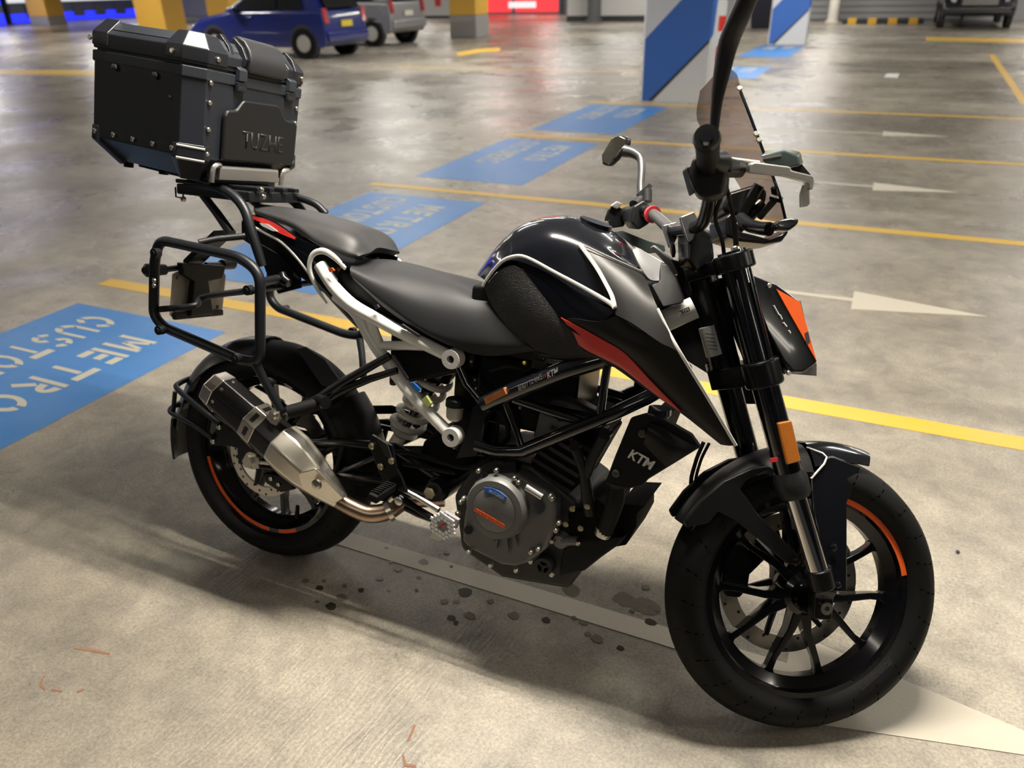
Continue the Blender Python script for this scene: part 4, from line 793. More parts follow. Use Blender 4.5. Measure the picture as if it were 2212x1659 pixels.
# ---- rear carrier, pannier rails, plate
for sgn in (-1, 1):
    M_ = (lambda pts: [(p[0], p[1] * -sgn, p[2]) for p in pts])
    loop = rounded(M_([(-0.1938,-0.21,0.8627),(0.0592,-0.21,0.8501),(0.1163,-0.21,0.821),(0.1166,-0.21,0.6116),(0.0575,-0.21,0.6058),(-0.1922,-0.21,0.648),(-0.2225,-0.21,0.674),(-0.2129,-0.21,0.8135)]), .045)
    pl_ = MB(); pl_.tube(loop, .0125, 12, closed=True); rail = part('pannier_rail', pl_, powder, label='black pannier rail loop')
    for q in M_([(-0.1849,-0.222,0.8331),(-0.1792,-0.222,0.6447),(0.0645,-0.222,0.6148),(0.1014,-0.222,0.7818)]):
        bt = MB(); bt.tube([q, V(*q) + V(0, sgn * .016, 0)], .0115, 14); bt.tube([V(*q) + V(0, sgn * .016, 0), V(*q) + V(0, sgn * .020, 0)], .006, 8); part('rail_mount', bt, powder, rail)
    for q in M_([(-0.198,-0.224,0.7642),(-0.1986,-0.224,0.7517)]):
        bt = MB(); bt.bolt(q, (-.3, sgn, 0), .006, .006); part('rail_bolt', bt, boltm, rail)
    xb = MB(); xb.tube(M_([(-0.0725,-0.205,0.8692),(-0.0493,-0.17,0.8792),(-0.0053,-0.125,0.8892)]), .008, 10); part('rail_strut', xb, powder, rail); xb = MB(); xb.tube(M_([(0.1119,-0.205,0.7988),(0.0986,-0.13,0.7997)]), .010, 10); part('rail_strut', xb, powder, rail)
    ls = MB(); ls.tube(M_([(0.1027,-0.21,0.6058),(0.119,-0.2,0.5671),(0.147,-0.175,0.4916)]), [.011, .010, .010], 10); part('rail_strut', ls, powder, rail)
    lg2 = MB(); lg2.tube(M_([(-0.2464,-0.07,0.9933),(-0.1534,-0.085,0.9959),(-0.0735,-0.098,0.9822),(-0.0263,-0.105,0.9509),(-0.002,-0.108,0.9002),(0.0269,-0.1,0.8188)]), .0125, 12, smooth=5); part('carrier_leg', lg2, powder)
    lg2 = MB(); lg2.tube(M_([(-0.2053,-0.075,0.9851),(-0.1268,-0.09,0.9302),(-0.0726,-0.1,0.8869)]), [.010, .011, .012], 10); part('carrier_leg', lg2, powder)
    if sgn > 0:
        gh = MB(); gh.tube([(-0.1367,0.07,0.9942),(-0.0828,0.08,0.9893),(-0.0219,0.09,0.9816),(0.0303,0.095,0.9695),(0.0599,0.1,0.9473)], .010, 10, smooth=5); part('grab_rail', gh, powder)
    pb_ = MB(); pb_.prism(M_([(0.0008,-0.1,0.8779),(0.0725,-0.1,0.8546),(0.1403,-0.1,0.8049),(0.1435,-0.1,0.7807),(0.0734,-0.1,0.7564),(0.0371,-0.1,0.803)]), (0, sgn * -.006, 0)); part('tail_bracket', pb_, satin, bevel=.002)
    bh_ = MB(); bh_.tube(M_([(0.0995,-0.118,0.8122),(0.1069,-0.12,0.7988),(0.1251,-0.12,0.7912)]), [.011, .012, .011], 10); part('bungee_hook', bh_, satin)
xbar = MB(); q0 = (0.0886,-0.205,0.7774); q1 = (-0.2069,-0.205,0.6897)
xbar.tube([q0, (q0[0], q0[1] * -1, q0[2])], .0075, 10); part('cross_bar', xbar, powder)
xbar = MB(); xbar.tube([q0, (-0.1372,-0.13,0.7221), (-0.1276,-0.17,0.7066), q1], .008, 10, smooth=5); part('cross_bar', xbar, powder)
cp2 = MB(); z0 = (-0.1454,-0.07,0.9935)[2]
cp2.prism([(-.27, -.085, z0 - .026), (-.02, -.095, z0 - .026), (-.02, .095, z0 - .026), (-.27, .085, z0 - .026)], (0, 0, .026))
crr = part('luggage_carrier', cp2, powder, bevel=.004)
for i in range(4):
    sl = MB(); y_ = (-.07, -.025, .025, .07)[i]; sl.box((-.145, y_, z0 + .006), (.27, .016, .010)); part('carrier_bar', sl, powder, crr, bevel=.002)
for p in [(-0.1141,-0.085,0.9924),(0.0103,-0.085,1.0005),(0.016,-0.085,0.9846),(-0.243,-0.085,0.9563)]:
    bt = MB(); bt.bolt(p, (0, -1, 0), .007, .008); part('carrier_bolt', bt, boltm, crr)
for p in ([(-0.2776,-0.08,0.9836),(-0.2769,-0.08,0.9592),(-0.2529,-0.08,0.9578),(-0.2489,-0.08,0.9836)], [(-0.0995,-0.08,0.9915),(-0.0907,-0.08,0.972),(-0.0818,-0.08,0.9706),(-0.0757,-0.08,0.9912)]):
    lp = MB(); lp.tube(p, .0025, 6); part('strap_loop', lp, powder, crr)
# number plate seen from its back
xpl = (-0.3029,0,0.7014)[0]
pl = MB(); pq = [(-0.3,-0.0776,0.7563),(-0.3,-0.0619,0.7626),(-0.3,0.1049,0.7482),(-0.3,0.112,0.737),(-0.3,0.096,0.6331),(-0.3,0.0814,0.624),(-0.3,-0.0817,0.6391),(-0.3,-0.0907,0.6478)]
pl.prism(pq, (.003, 0, 0)); npl = part('number_plate', pl, platem, label='grimy back of the number plate'); 
ph = MB(); ph.prism([(-0.294,-0.0698,0.7885),(-0.294,0.0919,0.771),(-0.294,0.0772,0.7351),(-0.294,0.0255,0.7314),(-0.294,0.0405,0.638),(-0.294,-0.0429,0.6403),(-0.294,-0.0272,0.7357),(-0.294,-0.0631,0.756)], (.02, 0, 0)); part('plate_holder', ph, plastic, npl, bevel=.004)
ph = MB(); ph.prism([(-0.296,-0.088,0.6531),(-0.296,0.0884,0.6428),(-0.296,0.0881,0.6265),(-0.296,-0.0856,0.6351)], (.012, 0, 0)); part('plate_holder', ph, plastic, npl, bevel=.002)
for p in [(-0.297,-0.0637,0.7457),(-0.297,0.0892,0.7417),(-0.297,-0.0745,0.6564),(-0.297,0.0789,0.6518)]:
    bt = MB(); bt.bolt(p, (1, 0, 0), .005, .004); part('plate_screw', bt, boltd, npl)
rl = MB(); rl.prism([(-.20, -.03, .86), (-.20, .03, .86), (-.31, .03, .77), (-.31, -.03, .77)], (0, 0, .02)); part('plate_arm', rl, plastic)
for sgn in (-1, 1):
    ri = MB(); ri.tube([(-.29, sgn * .03, .775), (-.30, sgn * .10, .77)], .008, 8); ri.tube([(-.30, sgn * .10, .77), (-.31, sgn * .15, .77), (-.31, sgn * .16, .77)], [.014, .018, .008], 12); part('rear_indicator', ri, plastic)

# ---- swingarm, shock, rear mudguard
sw_ = MB()
PV = V(*(0.5497,-0.06,0.3577))
for sgn in (-1, 1):
    y_ = sgn * .098
    up = [(PV.x, sgn * .07, PV.z + .018), (.42, sgn * .085, .428), (.28, y_, .415), (.12, y_, .372), (.02, y_, .318)]
    lo = [(PV.x, sgn * .07, PV.z - .025), (.42, sgn * .085, .345), (.26, y_, .325), (.12, y_, .305), (-.01, y_, .292)]
    sw_.tube(up, [.017, .013, .012, .013, .016], 10); sw_.tube(lo, [.017, .013, .012, .013, .014], 10)
    for a, b in ((1, 1), (2, 2), (3, 3), (1, 2), (2, 3)):
        sw_.tube([up[a], lo[b]], .008, 8)
    sw_.prism([(-.05, y_ - .008, .285), (.06, y_ - .008, .285), (.07, y_ - .008, .335), (-.05, y_ - .008, .330)], (0, .016, 0))
sw_.cyl((PV.x, -.095, PV.z), (PV.x, .095, PV.z), .030, 20)
swa = part('swingarm', sw_, satin)
pb2 = MB(); pb2.cyl((PV.x, -.118, PV.z), (PV.x, -.095, PV.z), .024, 20); part('pivot_boss', pb2, plastic2, swa)
pb2 = MB(); pb2.tube([(PV.x - .004, -.130, PV.z), (PV.x - .004, -.118, PV.z)], .015, 6); part('pivot_bolt', pb2, mat('brass_plated_bolt', (.55, .50, .36), .35, metal=1), swa)
an2 = MB(); an2.tube([(0, -.128, .306), (0, -.112, .306)], .017, 6); an2.lathe([(.004, -.112), (.024, -.112), (.024, -.106), (.004, -.106)], (0, 0, .306), n=16); part('axle_nut', an2, boltm, swa)
adj = MB(); adj.tube([(.03, -.112, .309), (.075, -.112, .316)], .006, 8); adj.box((.022, -.110, .308), (.02, .02, .03)); part('chain_adjuster', adj, alu, swa)
rc = MB(); rc.prism([(.03, -.104, .275), (.12, -.104, .285), (.135, -.104, .255), (.09, -.104, .235), (.04, -.104, .25)], (0, .03, 0)); rco = part('rear_brake_caliper', rc, satin, bevel=.004)
for p in ((.06, -.105, .268), (.085, -.105, .258)):
    bt = MB(); bt.bolt(p, (0, -1, 0), .006, .005); part('caliper_bolt', bt, boltm, rco)
ip_ = MB(); ip_.prism([(0.2498,-0.055,0.3595),(0.4246,-0.055,0.3985),(0.5732,-0.055,0.3951),(0.5767,-0.055,0.3484),(0.4692,-0.055,0.3165),(0.3776,-0.055,0.2645),(0.2578,-0.055,0.2556)], (0, .10, 0)); part('swingarm_web', ip_, matte, swa, bevel=.004)
lk = MB(); lk.prism([(0.4643,-0.07,0.3955),(0.4803,-0.07,0.4489),(0.5183,-0.07,0.4898),(0.5722,-0.07,0.5151),(0.6286,-0.07,0.491),(0.6379,-0.07,0.4361),(0.5991,-0.07,0.4038),(0.5247,-0.07,0.3954)], (0, .13, 0)); part('linkage_cover', lk, matte, bevel=.02)
# chain guard on the far side, chain
cg = MB(); cg.tube([(.02, .088, .40), (.30, .085, .46), (.56, .06, .44)], [.012, .012, .012], 8, flat=((0, 1, 0), .5)); part('chain_guard', cg, plastic)
chn = MB(); chn.tube([(0, .079, .405), (.58, .06, .42)], .007, 6); chn.tube([(0, .079, .207), (.58, .06, .35)], .007, 6); part('drive_chain', chn, satin, kind='stuff')
# shock absorber: axis from the swingarm up to the frame
s0, s1 = V(*(0.4035,-0.02,0.4542)), V(*(0.4912,-0.02,0.6166)); sd_ = (s1 - s0); L_ = sd_.length; sd_.normalize()
u1 = V(0, 1, 0); u1 = (u1 - sd_ * u1.dot(sd_)).normalized(); u2 = sd_.cross(u1)
co = []
turns = 5.2
for i in range(int(turns * 22) + 1):
    a = 2 * PI * i / 22; t = i / (turns * 22); tt = .02 + .96 * t
    co.append(s0 + sd_ * (L_ * tt) + (u1 * math.cos(a) + u2 * math.sin(a)) * .0385)
cs = MB(); cs.tube(co, .0082, 9); part('shock_spring', cs, springm, label='pale grey coil spring')
sk = MB(); sk.tube([s0 - sd_ * .055, s0 - sd_ * .02], [.018, .018], 14); sk.tube([s0 - sd_ * .012, s0 - sd_ * .004, s0, s0 + sd_ * .003], [.026, .036, .038, .030], 24); part('spring_seat', sk, springm)
sk = MB(); sk.tube([s0 - sd_ * .05, s0 + sd_ * L_ * .5, s1 - sd_ * .01, s1 + sd_ * .05], [.010, .012, .022, .022], 16); sk.tube([s1 - sd_ * .004, s1 + sd_ * .035], [.039, .036], 24); part('shock_body', sk, gloss)
rv2 = (0.5913,-0.118,0.5732)
rr_ = MB(); rr_.tube([V(*rv2) - V(0, 0, .030), V(*rv2) - V(0, 0, .024), V(*rv2) + V(0, 0, .004)], [.013, .0185, .0195], 18); rvo2 = part('rear_brake_reservoir', rr_, resm, label='milky brake fluid reservoir')
rr_ = MB(); rr_.tube([V(*rv2) + V(0, 0, .003), V(*rv2) + V(0, 0, .018), V(*rv2) + V(0, 0, .022)], [.022, .022, .018], 22); part('cap', rr_, plastic, rvo2, label='black ribbed cap')
# mudguard hugging the rear tyre
def hug(a0, a1, rr_, w, drop, n=14):
    rows = []
    for k in range(9):
        u = -1 + 2 * k / 8; row = []
        for i in range(n + 1):
            a = a0 + (a1 - a0) * i / n; q = rr_[0] + (rr_[1] - rr_[0]) * i / n - drop * abs(u) ** 2.5; row.append((q * math.cos(a), u * w, .306 + q * math.sin(a)))
        rows.append(row)
    return rows
hg = MB(); hg.patch(hug(math.radians(97), math.radians(178), (.313, .350), .080, .05), 1, .004); rmg = part('rear_mudguard', hg, mat('semi_gloss_mudguard', (.008, .008, .010), .28, var=.1), ang=60)
hg = MB(); hg.patch(hug(math.radians(172), math.radians(194), (.348, .352), .082, .03), 1, .006); part('mud_flap', hg, plastic, rmg, ang=60)
hg = MB(); hg.patch(hug(math.radians(-2), math.radians(40), (.335, .325), .080, .05), 1, .004); hug2 = part('rear_hugger', hg, plastic, ang=60)
hp = MB(); hp.prism([(0.1241,-0.092,0.6272),(0.151,-0.092,0.6352),(0.2132,-0.092,0.613),(0.2644,-0.092,0.558),(0.2566,-0.092,0.5471),(0.229,-0.092,0.5442),(0.2039,-0.092,0.5454)], (0, .008, 0)); part('heel_plate', hp, plastic2, bevel=.003)
for z_, o_, y0 in ((0, [(-0.0953,-0.125,0.3909),(-0.1706,-0.12,0.4205),(-0.26,-0.105,0.449)], 0), (1, [(-0.1217,-0.125,0.3478),(-0.1966,-0.12,0.3696),(-0.2848,-0.105,0.3766)], 0)):
    tip = V(*o_[-1]); back = V(tip.x - .035, 0, tip.z + .012)
    pts = list(o_) + [(tip.x - .024, -.08, tip.z + .008), tuple(back), (tip.x - .024, .08, tip.z + .008)] + [(p[0], -p[1], p[2]) for p in o_[::-1]]
    ub = MB(); ub.tube(pts, .0075, 10, smooth=4); part('mudguard_stay', ub, powder, rmg)
vb = MB(); vb.tube([(-0.2776,-0.1,0.4393),(-0.2867,-0.1,0.3763)], .006, 8); part('mudguard_stay', vb, powder, rmg)
for sgn in (-1, 1):
    sp2 = MB(); sp2.prism([(p[0], p[1] * -sgn, p[2]) for p in [(-0.0936,-0.12,0.4002),(-0.0591,-0.12,0.3793),(-0.0123,-0.12,0.3741),(0.0338,-0.12,0.3677),(0.0277,-0.12,0.332),(-0.0596,-0.12,0.3341),(-0.1206,-0.12,0.3244),(-0.1315,-0.12,0.3455)]], (0, sgn * -.006, 0)); mp_ = part('mudguard_side_plate', sp2, satin, rmg, bevel=.002)
for p in [(-0.0998,-0.1205,0.3811),(-0.1215,-0.1205,0.3361)]:
    bt = MB(); bt.bolt(p, (0, -1, 0), .0075, .006); part('plate_bolt', bt, boltm, rmg)

# ---- exhaust
yM = -.165
A0, A1, A2 = V(*(-0.0713,-0.165,0.5053)), V(*(-0.0454,-0.165,0.4931)), V(*(0.1538,-0.165,0.3914))
ax_ = (A2 - A0).normalized(); nn = V(-ax_.z, 0, ax_.x)
if nn.z < 0: nn = -nn
def octs(c, a, b, rot=22.5):
    return [c + nn * (a * math.cos(math.radians(rot + 45 * k))) + V(0, -1, 0) * (b * math.sin(math.radians(rot + 45 * k))) for k in range(8)]
mf_ = MB(); mf_.loft([octs(A1, .052, .050), octs(A2, .056, .053)]); muf = part('muffler', mf_, can, bevel=.004)
ec = MB(); ec.loft([octs(A0 - ax_ * .006, .042, .040), octs(A0, .050, .048), octs(A1 + ax_ * .004, .054, .052)]); part('end_cap', ec, steel, muf, bevel=.003, label='silver end cap')
eo = MB(); eo.cyl(A0 - ax_ * .007, A0 - ax_ * .004, .024, 20); part('outlet', eo, darkm, muf)
b0, b1 = V(*(0.0562,-0.165,0.443)), V(*(0.0929,-0.165,0.4228))
bd = MB(); bd.loft([octs(b0, .0566, .0540), octs(b1, .0578, .0552)]); part('strap', bd, steel, muf, bevel=.002, label='slotted steel clamp band')
sl = MB()
for k, (fr, wd) in enumerate(((0, 1), (1, 1), (6, 1), (7, 1))):
    o0, o1 = octs((b0 + b1) / 2, .0576, .055), octs((b0 + b1) / 2 + ax_ * .001, .0576, .055)
    a, b = o0[fr], o0[(fr + 1) % 8]; c = a.lerp(b, .5); t = (b - a).normalized(); n_ = ax_.cross(t).normalized()
    if n_.dot(c - (b0 + b1) / 2) < 0: n_ = -n_
    sl.prism([c + t * i * .012 + ax_ * j * .006 + n_ * .0002 for i, j in ((-1, -1), (1, -1), (1, 1), (-1, 1))], n_ * .0006)
part('strap_slots', sl, can, muf)
rv_ = MB()
o0 = octs(A1 + ax_ * .016, .053, .051)
for k in range(8):
    c = o0[k].lerp(o0[(k + 1) % 8], .5); n_ = (c - (A1 + ax_ * .016)).normalized(); rv_.bolt(c - n_ * .002, n_, .0045, .004)
part('rivets', rv_, boltm, muf)
hs_ = MB(); cs_ = [V(*p) for p in [(0.1434,-0.168,0.402),(0.1851,-0.17,0.3807),(0.2294,-0.165,0.3484),(0.2731,-0.152,0.311),(0.3093,-0.14,0.2792)]]
hs_.loft([octs(c, a, b) for c, a, b in zip(cs_, (.0585, .061, .053, .037, .022), (.057, .058, .052, .040, .024))]); hsh = part('heat_shield', hs_, heat, muf, bevel=.006, seg=3, label='pale satin metal heat shield')
fcq = [(0.2341,-0.214,0.3607),(0.2806,-0.21,0.3822),(0.3357,-0.17,0.3065),(0.3065,-0.166,0.2819),(0.2372,-0.205,0.318)]
fct = MB(); fct.prism(fcq, (0, .02, 0)); part('shield_facet', fct, heat, hsh if False else muf, bevel=.004)
sc_ = MB(); sc_.lathe([(.0055, -.004), (.0125, -.002), (.0135, .004), (.0055, .004)], (0.2871,-0.212,0.3435), (0, 1, 0), n=20); sc_.bolt((0.2848,-0.209,0.3419), (0, -1, 0), .005, .002); part('shield_bolt', sc_, boltm, muf)
hgr = MB(); hgr.prism([(0.1133,-0.19,0.4708),(0.1387,-0.19,0.4901),(0.1584,-0.19,0.4917),(0.1613,-0.19,0.4783),(0.1475,-0.19,0.4543),(0.1305,-0.19,0.4578)], (0, .006, 0)); hgr.bolt((0.143,-0.19,0.4816), (0, -1, 0), .012, .010); part('hanger', hgr, steel, muf)
pp_ = MB(); pp_.tube([(0.2996,-0.142,0.2823),(0.343,-0.135,0.2689),(0.3818,-0.122,0.2594),(0.4177,-0.1,0.268),(0.4472,-0.06,0.2905),(0.5288,-0.02,0.3032)], [.021, .022, .0225, .0225, .0225, .0225], 18, smooth=5); part('exhaust_pipe', pp_, bronze, label='heat-tinted bronze exhaust pipe')
cl_ = MB(); q = [V(*p) for p in [(0.4165,-0.102,0.2659),(0.425,-0.095,0.2717)]]; cl_.tube(q, [.027, .027], 20); cl_.tube([V(*(0.4309,-0.115,0.3038)), V(*(0.4408,-0.115,0.316))], .006, 8); part('pipe_clamp', cl_, steel)

# ---- passenger peg bracket, rider peg and rear brake
pg = MB()
pg.tube([(0.4249,-0.135,0.6672),(0.3838,-0.15,0.6367),(0.3217,-0.168,0.5914),(0.2627,-0.175,0.5412),(0.2185,-0.178,0.5126),(0.1594,-0.178,0.4867)], [.009, .010, .011, .013, .014, .013], 10)
pg.tube([(0.4463,-0.135,0.6363),(0.3851,-0.15,0.6084),(0.3329,-0.165,0.5795),(0.2738,-0.172,0.5393)], [.008, .009, .010, .012], 10)
pgo = part('passenger_peg_bracket', pg, satin)
pr_ = MB(); pr_.tube([(0.2783,-0.195,0.5376),(0.2481,-0.215,0.5251),(0.2207,-0.235,0.5154)], [.015, .017, .016], 12); part('passenger_peg', pr_, rubber)
pj = MB(); pj.tube([(0.2717,-0.19,0.5419),(0.3003,-0.2,0.5454)], [.017, .015], 12); part('peg_joint', pj, satin, pgo); pj = MB(); pj.bolt((0.1793,-0.19,0.4879), (0, -1, 0), .007, .006); part('peg_screw', pj, boltd, pgo)
hb_ = MB(); hb_.prism([(0.4036,-0.165,0.4817),(0.4165,-0.165,0.4777),(0.4598,-0.165,0.467),(0.4751,-0.165,0.414),(0.4885,-0.165,0.3967),(0.508,-0.165,0.3603),(0.4856,-0.165,0.3593),(0.4698,-0.165,0.3738),(0.442,-0.165,0.3715),(0.4254,-0.165,0.3976),(0.3972,-0.165,0.4531)], (0, .008, 0)); hbo = part('heel_guard', hb_, satin, bevel=.002)
for p in [(0.4636,-0.166,0.4309),(0.4356,-0.166,0.4107),(0.4081,-0.166,0.4546)]:
    bt = MB(); bt.bolt(p, (0, -1, 0), .008, .007); part('guard_bolt', bt, mat('brass_tone_bolt', (.60, .54, .36), .3, metal=1), hbo)
ht = MB(); ht.prism([(0.4198,-0.17,0.4798),(0.4505,-0.17,0.4686),(0.4645,-0.17,0.438),(0.4469,-0.17,0.4396)], (0, .004, 0)); part('guard_triangle', ht, plastic2, hbo)
rpg = MB(); rpg.loft([[V(*c) + V(0, 0, dz) + V(dx, 0, 0) for dx, dz in ((-.012, -.006), (.012, -.010), (.014, .008), (-.010, .012))] for c in ((0.465,-0.165,0.368), (0.4685,-0.205,0.369), (0.4679,-0.25,0.3669))]); rpo = part('rider_peg', rpg, rubber, bevel=.003)
for i in range(7):
    c = V(*(0.465,-0.165,0.368)).lerp(V(*(0.4679,-0.25,0.3669)), .15 + i * .12); rb_ = MB(); rb_.box(c + V(.002, 0, .012), (.022, .004, .005)); part('rib', rb_, rubber, rpo)
ba = MB(); ba.tube([(0.4918,-0.155,0.3619),(0.5363,-0.16,0.3542),(0.5924,-0.165,0.3409)], [.006, .006, .007], 8); part('pedal_rod', ba, alu)
ba = MB(); ba.tube([(0.48,-0.15,0.3362),(0.5289,-0.155,0.3251),(0.5933,-0.17,0.3156)], [.011, .008, .009], 10); pdo = part('brake_pedal', ba, satin)
ba = MB(); ba.tube([(0.4939,-0.15,0.314),(0.536,-0.155,0.3106),(0.5847,-0.165,0.3114)], [.006, .007, .006], 8); part('pedal_rib', ba, satin, pdo)
bt = MB(); bt.bolt((0.4851,-0.16,0.3353), (0, -1, 0), .011, .008); part('pedal_pivot', bt, alu, pdo)
PD = [(0.5928,-0.205,0.3202),(0.612,-0.205,0.35),(0.6276,-0.205,0.3608),(0.6629,-0.205,0.3504),(0.6588,-0.205,0.3294),(0.6387,-0.205,0.3037),(0.6258,-0.205,0.3035),(0.5972,-0.205,0.3079)]
pp2 = MB(); pp2.prism([V(*p) + V(0, 0, 0) for p in PD], (0, .010, .0)); pad = part('pedal_pad', pp2, mat('pale_pedal_plate', (.30, .29, .30), .4), pdo, label='silver studded pedal pad')
cpd = sum((V(*p) for p in PD), V(0, 0, 0)) / len(PD)
ks = MB(); e1 = (V(*PD[3]) - V(*PD[0])).normalized(); e2 = V(-e1.z, 0, e1.x)
e1 = V(*(0.6273,-0.2,0.3254)) - V(*(0.6153,-0.2,0.33)); e1.normalize(); e2 = V(e1.z, 0, -e1.x)
for i in range(-4, 5):
    for j in range(-4, 5):
        p = cpd + e1 * i * .0098 + e2 * (j * .0082) + e1 * (.0049 if j % 2 else 0)
        if (p - cpd).length < .0325 and (p - cpd).length > .012: ks.prism([p + e1 * a * .0042 + e2 * b * .0031 + V(0, -.0005, 0) for a, b in ((-1, -1), (1, -1), (1, 1), (-1, 1))], (0, -.004, 0))
part('studs', ks, mat('white_stud', (.85, .85, .86), .25, coat=.3), pdo, kind='stuff')
rc_ = MB(); rc_.tube([cpd + V(-.006, -.001, -.006), cpd + V(.005, -.001, .006)], .003, 6); part('emblem', rc_, redsat, pdo)
pt_ = MB(); pt_.prism([(0.5992,-0.2,0.3064),(0.6266,-0.2,0.3028),(0.6196,-0.2,0.285),(0.5922,-0.2,0.2863)], (0, .006, 0)); part('pad_tab', pt_, alu, pdo)
ss = MB(); ss.tube([(.55, .12, .30), (.50, .22, .14), (.485, .262, .075)], [.014, .011, .011], 10); ss.box((.48, .268, .070), (.06, .04, .008), Matrix.Rotation(-.24, 3, 'X')); part('side_stand', ss, satin)

# ---- main frame
fr_ = MB()
for sgn in (-1, 1):
    M_ = (lambda pts: [(p[0], p[1] * -sgn, p[2]) for p in pts])
    fr_.tube(M_([(0.6671,-0.128,0.5993),(0.7588,-0.138,0.6567),(0.8496,-0.145,0.7107),(0.9399,-0.135,0.7536),(0.9991,-0.09,0.7894)]), [.020, .0195, .0195, .019, .018, .018], 12)
    fr_.tube(M_([(0.657,-0.128,0.5004),(0.7128,-0.135,0.501),(0.7732,-0.14,0.5172),(0.8535,-0.142,0.5709),(0.9649,-0.14,0.6419),(1.0224,-0.125,0.6828),(1.0509,-0.1,0.7049)]), [.014, .014, .015, .015, .014, .014, .014], 12)
    fr_.tube(M_([(0.7162,-0.132,0.6204),(0.7453,-0.138,0.5726),(0.7707,-0.14,0.5209)]), .0085, 10)
    fr_.tube(M_([(0.9366,-0.142,0.7353),(0.9347,-0.142,0.6869),(0.9334,-0.14,0.6275)]), .0085, 10)
    fr_.tube(M_([(0.7377,-0.132,0.6246),(0.8121,-0.128,0.6139),(0.9068,-0.13,0.6045)]), .010, 10)
    fr_.prism(M_([(0.6418,-0.13,0.5862),(0.6738,-0.13,0.6116),(0.6868,-0.13,0.591),(0.6709,-0.13,0.5655),(0.6626,-0.13,0.5153),(0.66,-0.13,0.4765),(0.6087,-0.13,0.4591),(0.631,-0.13,0.5193)]), (0, sgn * -.03, 0))
    fr_.tube(M_([(0.6633,-0.12,0.5967),(0.6167,-0.115,0.6313),(0.582,-0.112,0.6839)]), .012, 10)
fro = part('frame', fr_, gloss, label='black trellis main frame')
cpl = MB(); cpl.prism([(0.6792,-0.161,0.6218),(0.7234,-0.161,0.6528),(0.731,-0.161,0.6401),(0.6869,-0.161,0.6089)], (0, .014, 0)); part('warning_label', cpl, copper, fro, label='copper-coloured sticker')
part('lettering', text_on('READY TO RACE', (0.7605,-0.163,0.6533), (0.81,-0.163,0.6894), (0.7574,-0.163,0.6637)), mat('dull_decal_white', (.50, .48, .44), .5), fro)
part('lettering', text_on('//', (0.811,-0.163,0.6896), (0.8186,-0.163,0.6949), (0.8092,-0.163,0.6971)), orange, fro)
part('lettering', text_on('KTM', (0.821,-0.163,0.6914), (0.8437,-0.163,0.7063), (0.8166,-0.163,0.7043), bold=.02, shear=.2), decw, fro)

# ---- engine
en = MB(); en.loft([[(x, y, z) for x, z in ((.60, .36), (.63, .23), (.74, .19), (.90, .21), (.94, .30), (.90, .42), (.78, .48), (.66, .47))] for y in (-.115, .13)]); eng = part('engine_case', en, engd, bevel=.012)
cc = MB(); CC = [(0.6526,-0.15,0.3781),(0.6654,-0.15,0.4214),(0.7064,-0.15,0.45),(0.7604,-0.15,0.4684),(0.7942,-0.15,0.4574),(0.8439,-0.15,0.4441),(0.8619,-0.15,0.4243),(0.868,-0.15,0.3669),(0.8504,-0.15,0.3094),(0.8132,-0.15,0.265),(0.7836,-0.15,0.2471),(0.7499,-0.15,0.2416),(0.6704,-0.15,0.2575),(0.6467,-0.15,0.2716),(0.647,-0.15,0.3292)]
cc.prism(CC, (0, .045, 0)); cov = part('clutch_cover', cc, engm, bevel=.010, label='grey cast clutch cover')
cc_c = (0.733,-0.165,0.3823)
lo_ = MB(); lo_.lathe([(.001, -.013), (.050, -.013), (.0515, -.012), (.053, -.013), (.066, -.012), (.070, -.006), (.074, .018), (.001, .018)], cc_c, n=56); part('cover_drum', lo_, engm, cov, label='round raised drum')
oc = MB()
import itertools
for i in range(8):
    pass
ocr = [(0.7068,-0.1795,0.4297),(0.7244,-0.1795,0.433),(0.7424,-0.1795,0.429),(0.7607,-0.1795,0.4207)]; ocl = [(0.7089,-0.1795,0.4184),(0.7244,-0.1795,0.4201),(0.7402,-0.1795,0.4166),(0.7561,-0.1795,0.411)]
oc.prism(ocr + ocl[::-1], (0, .0025, 0)); part('blue_label', oc, bluedec, cov)
part('lettering', text_on('MOTOREX', (0.7188,-0.1798,0.422), (0.7539,-0.1798,0.4127), (0.7203,-0.1798,0.43), bold=.01), decw, cov)
orr = MB(); orr.prism([(0.6844,-0.179,0.3693),(0.6907,-0.179,0.3764),(0.762,-0.179,0.356),(0.7606,-0.179,0.3469)], (0, .003, 0)); part('decal_bar', orr, orange, cov)
part('lettering', text_on('1290 DUKE', (0.6892,-0.1793,0.3684), (0.7595,-0.1793,0.3489), (0.6921,-0.1793,0.3752)), mat('deep_orange', (.45, .05, .01), .5), cov)
bl = [(0.6492,-0.153,0.3817),(0.643,-0.153,0.3711),(0.637,-0.153,0.3413),(0.6803,-0.153,0.4545),(0.7222,-0.153,0.4656),(0.7661,-0.153,0.4579),(0.7766,-0.153,0.4508),(0.852,-0.153,0.4388),(0.8725,-0.153,0.365),(0.8769,-0.153,0.3834),(0.672,-0.153,0.257),(0.7284,-0.153,0.24),(0.7906,-0.153,0.2461),(0.8211,-0.153,0.2989),(0.8373,-0.153,0.3114),(0.8567,-0.153,0.4336)]
for p in bl:
    bt = MB(); bt.bolt(p, (0, -1, 0), .0062, .010); part('cover_bolt', bt, boltm, cov)
oi = MB(); oi.cyl(V(*(0.8272,-0.16,0.4072)), V(*(0.8228,-0.148,0.4016)), .0145, 20); part('oil_filler_cap', oi, gloss, cov)
oi = MB(); oi.cyl(V(*(0.6669,-0.158,0.3093)), V(*(0.6621,-0.148,0.3039)), .010, 16); part('sight_plug', oi, gloss, cov)
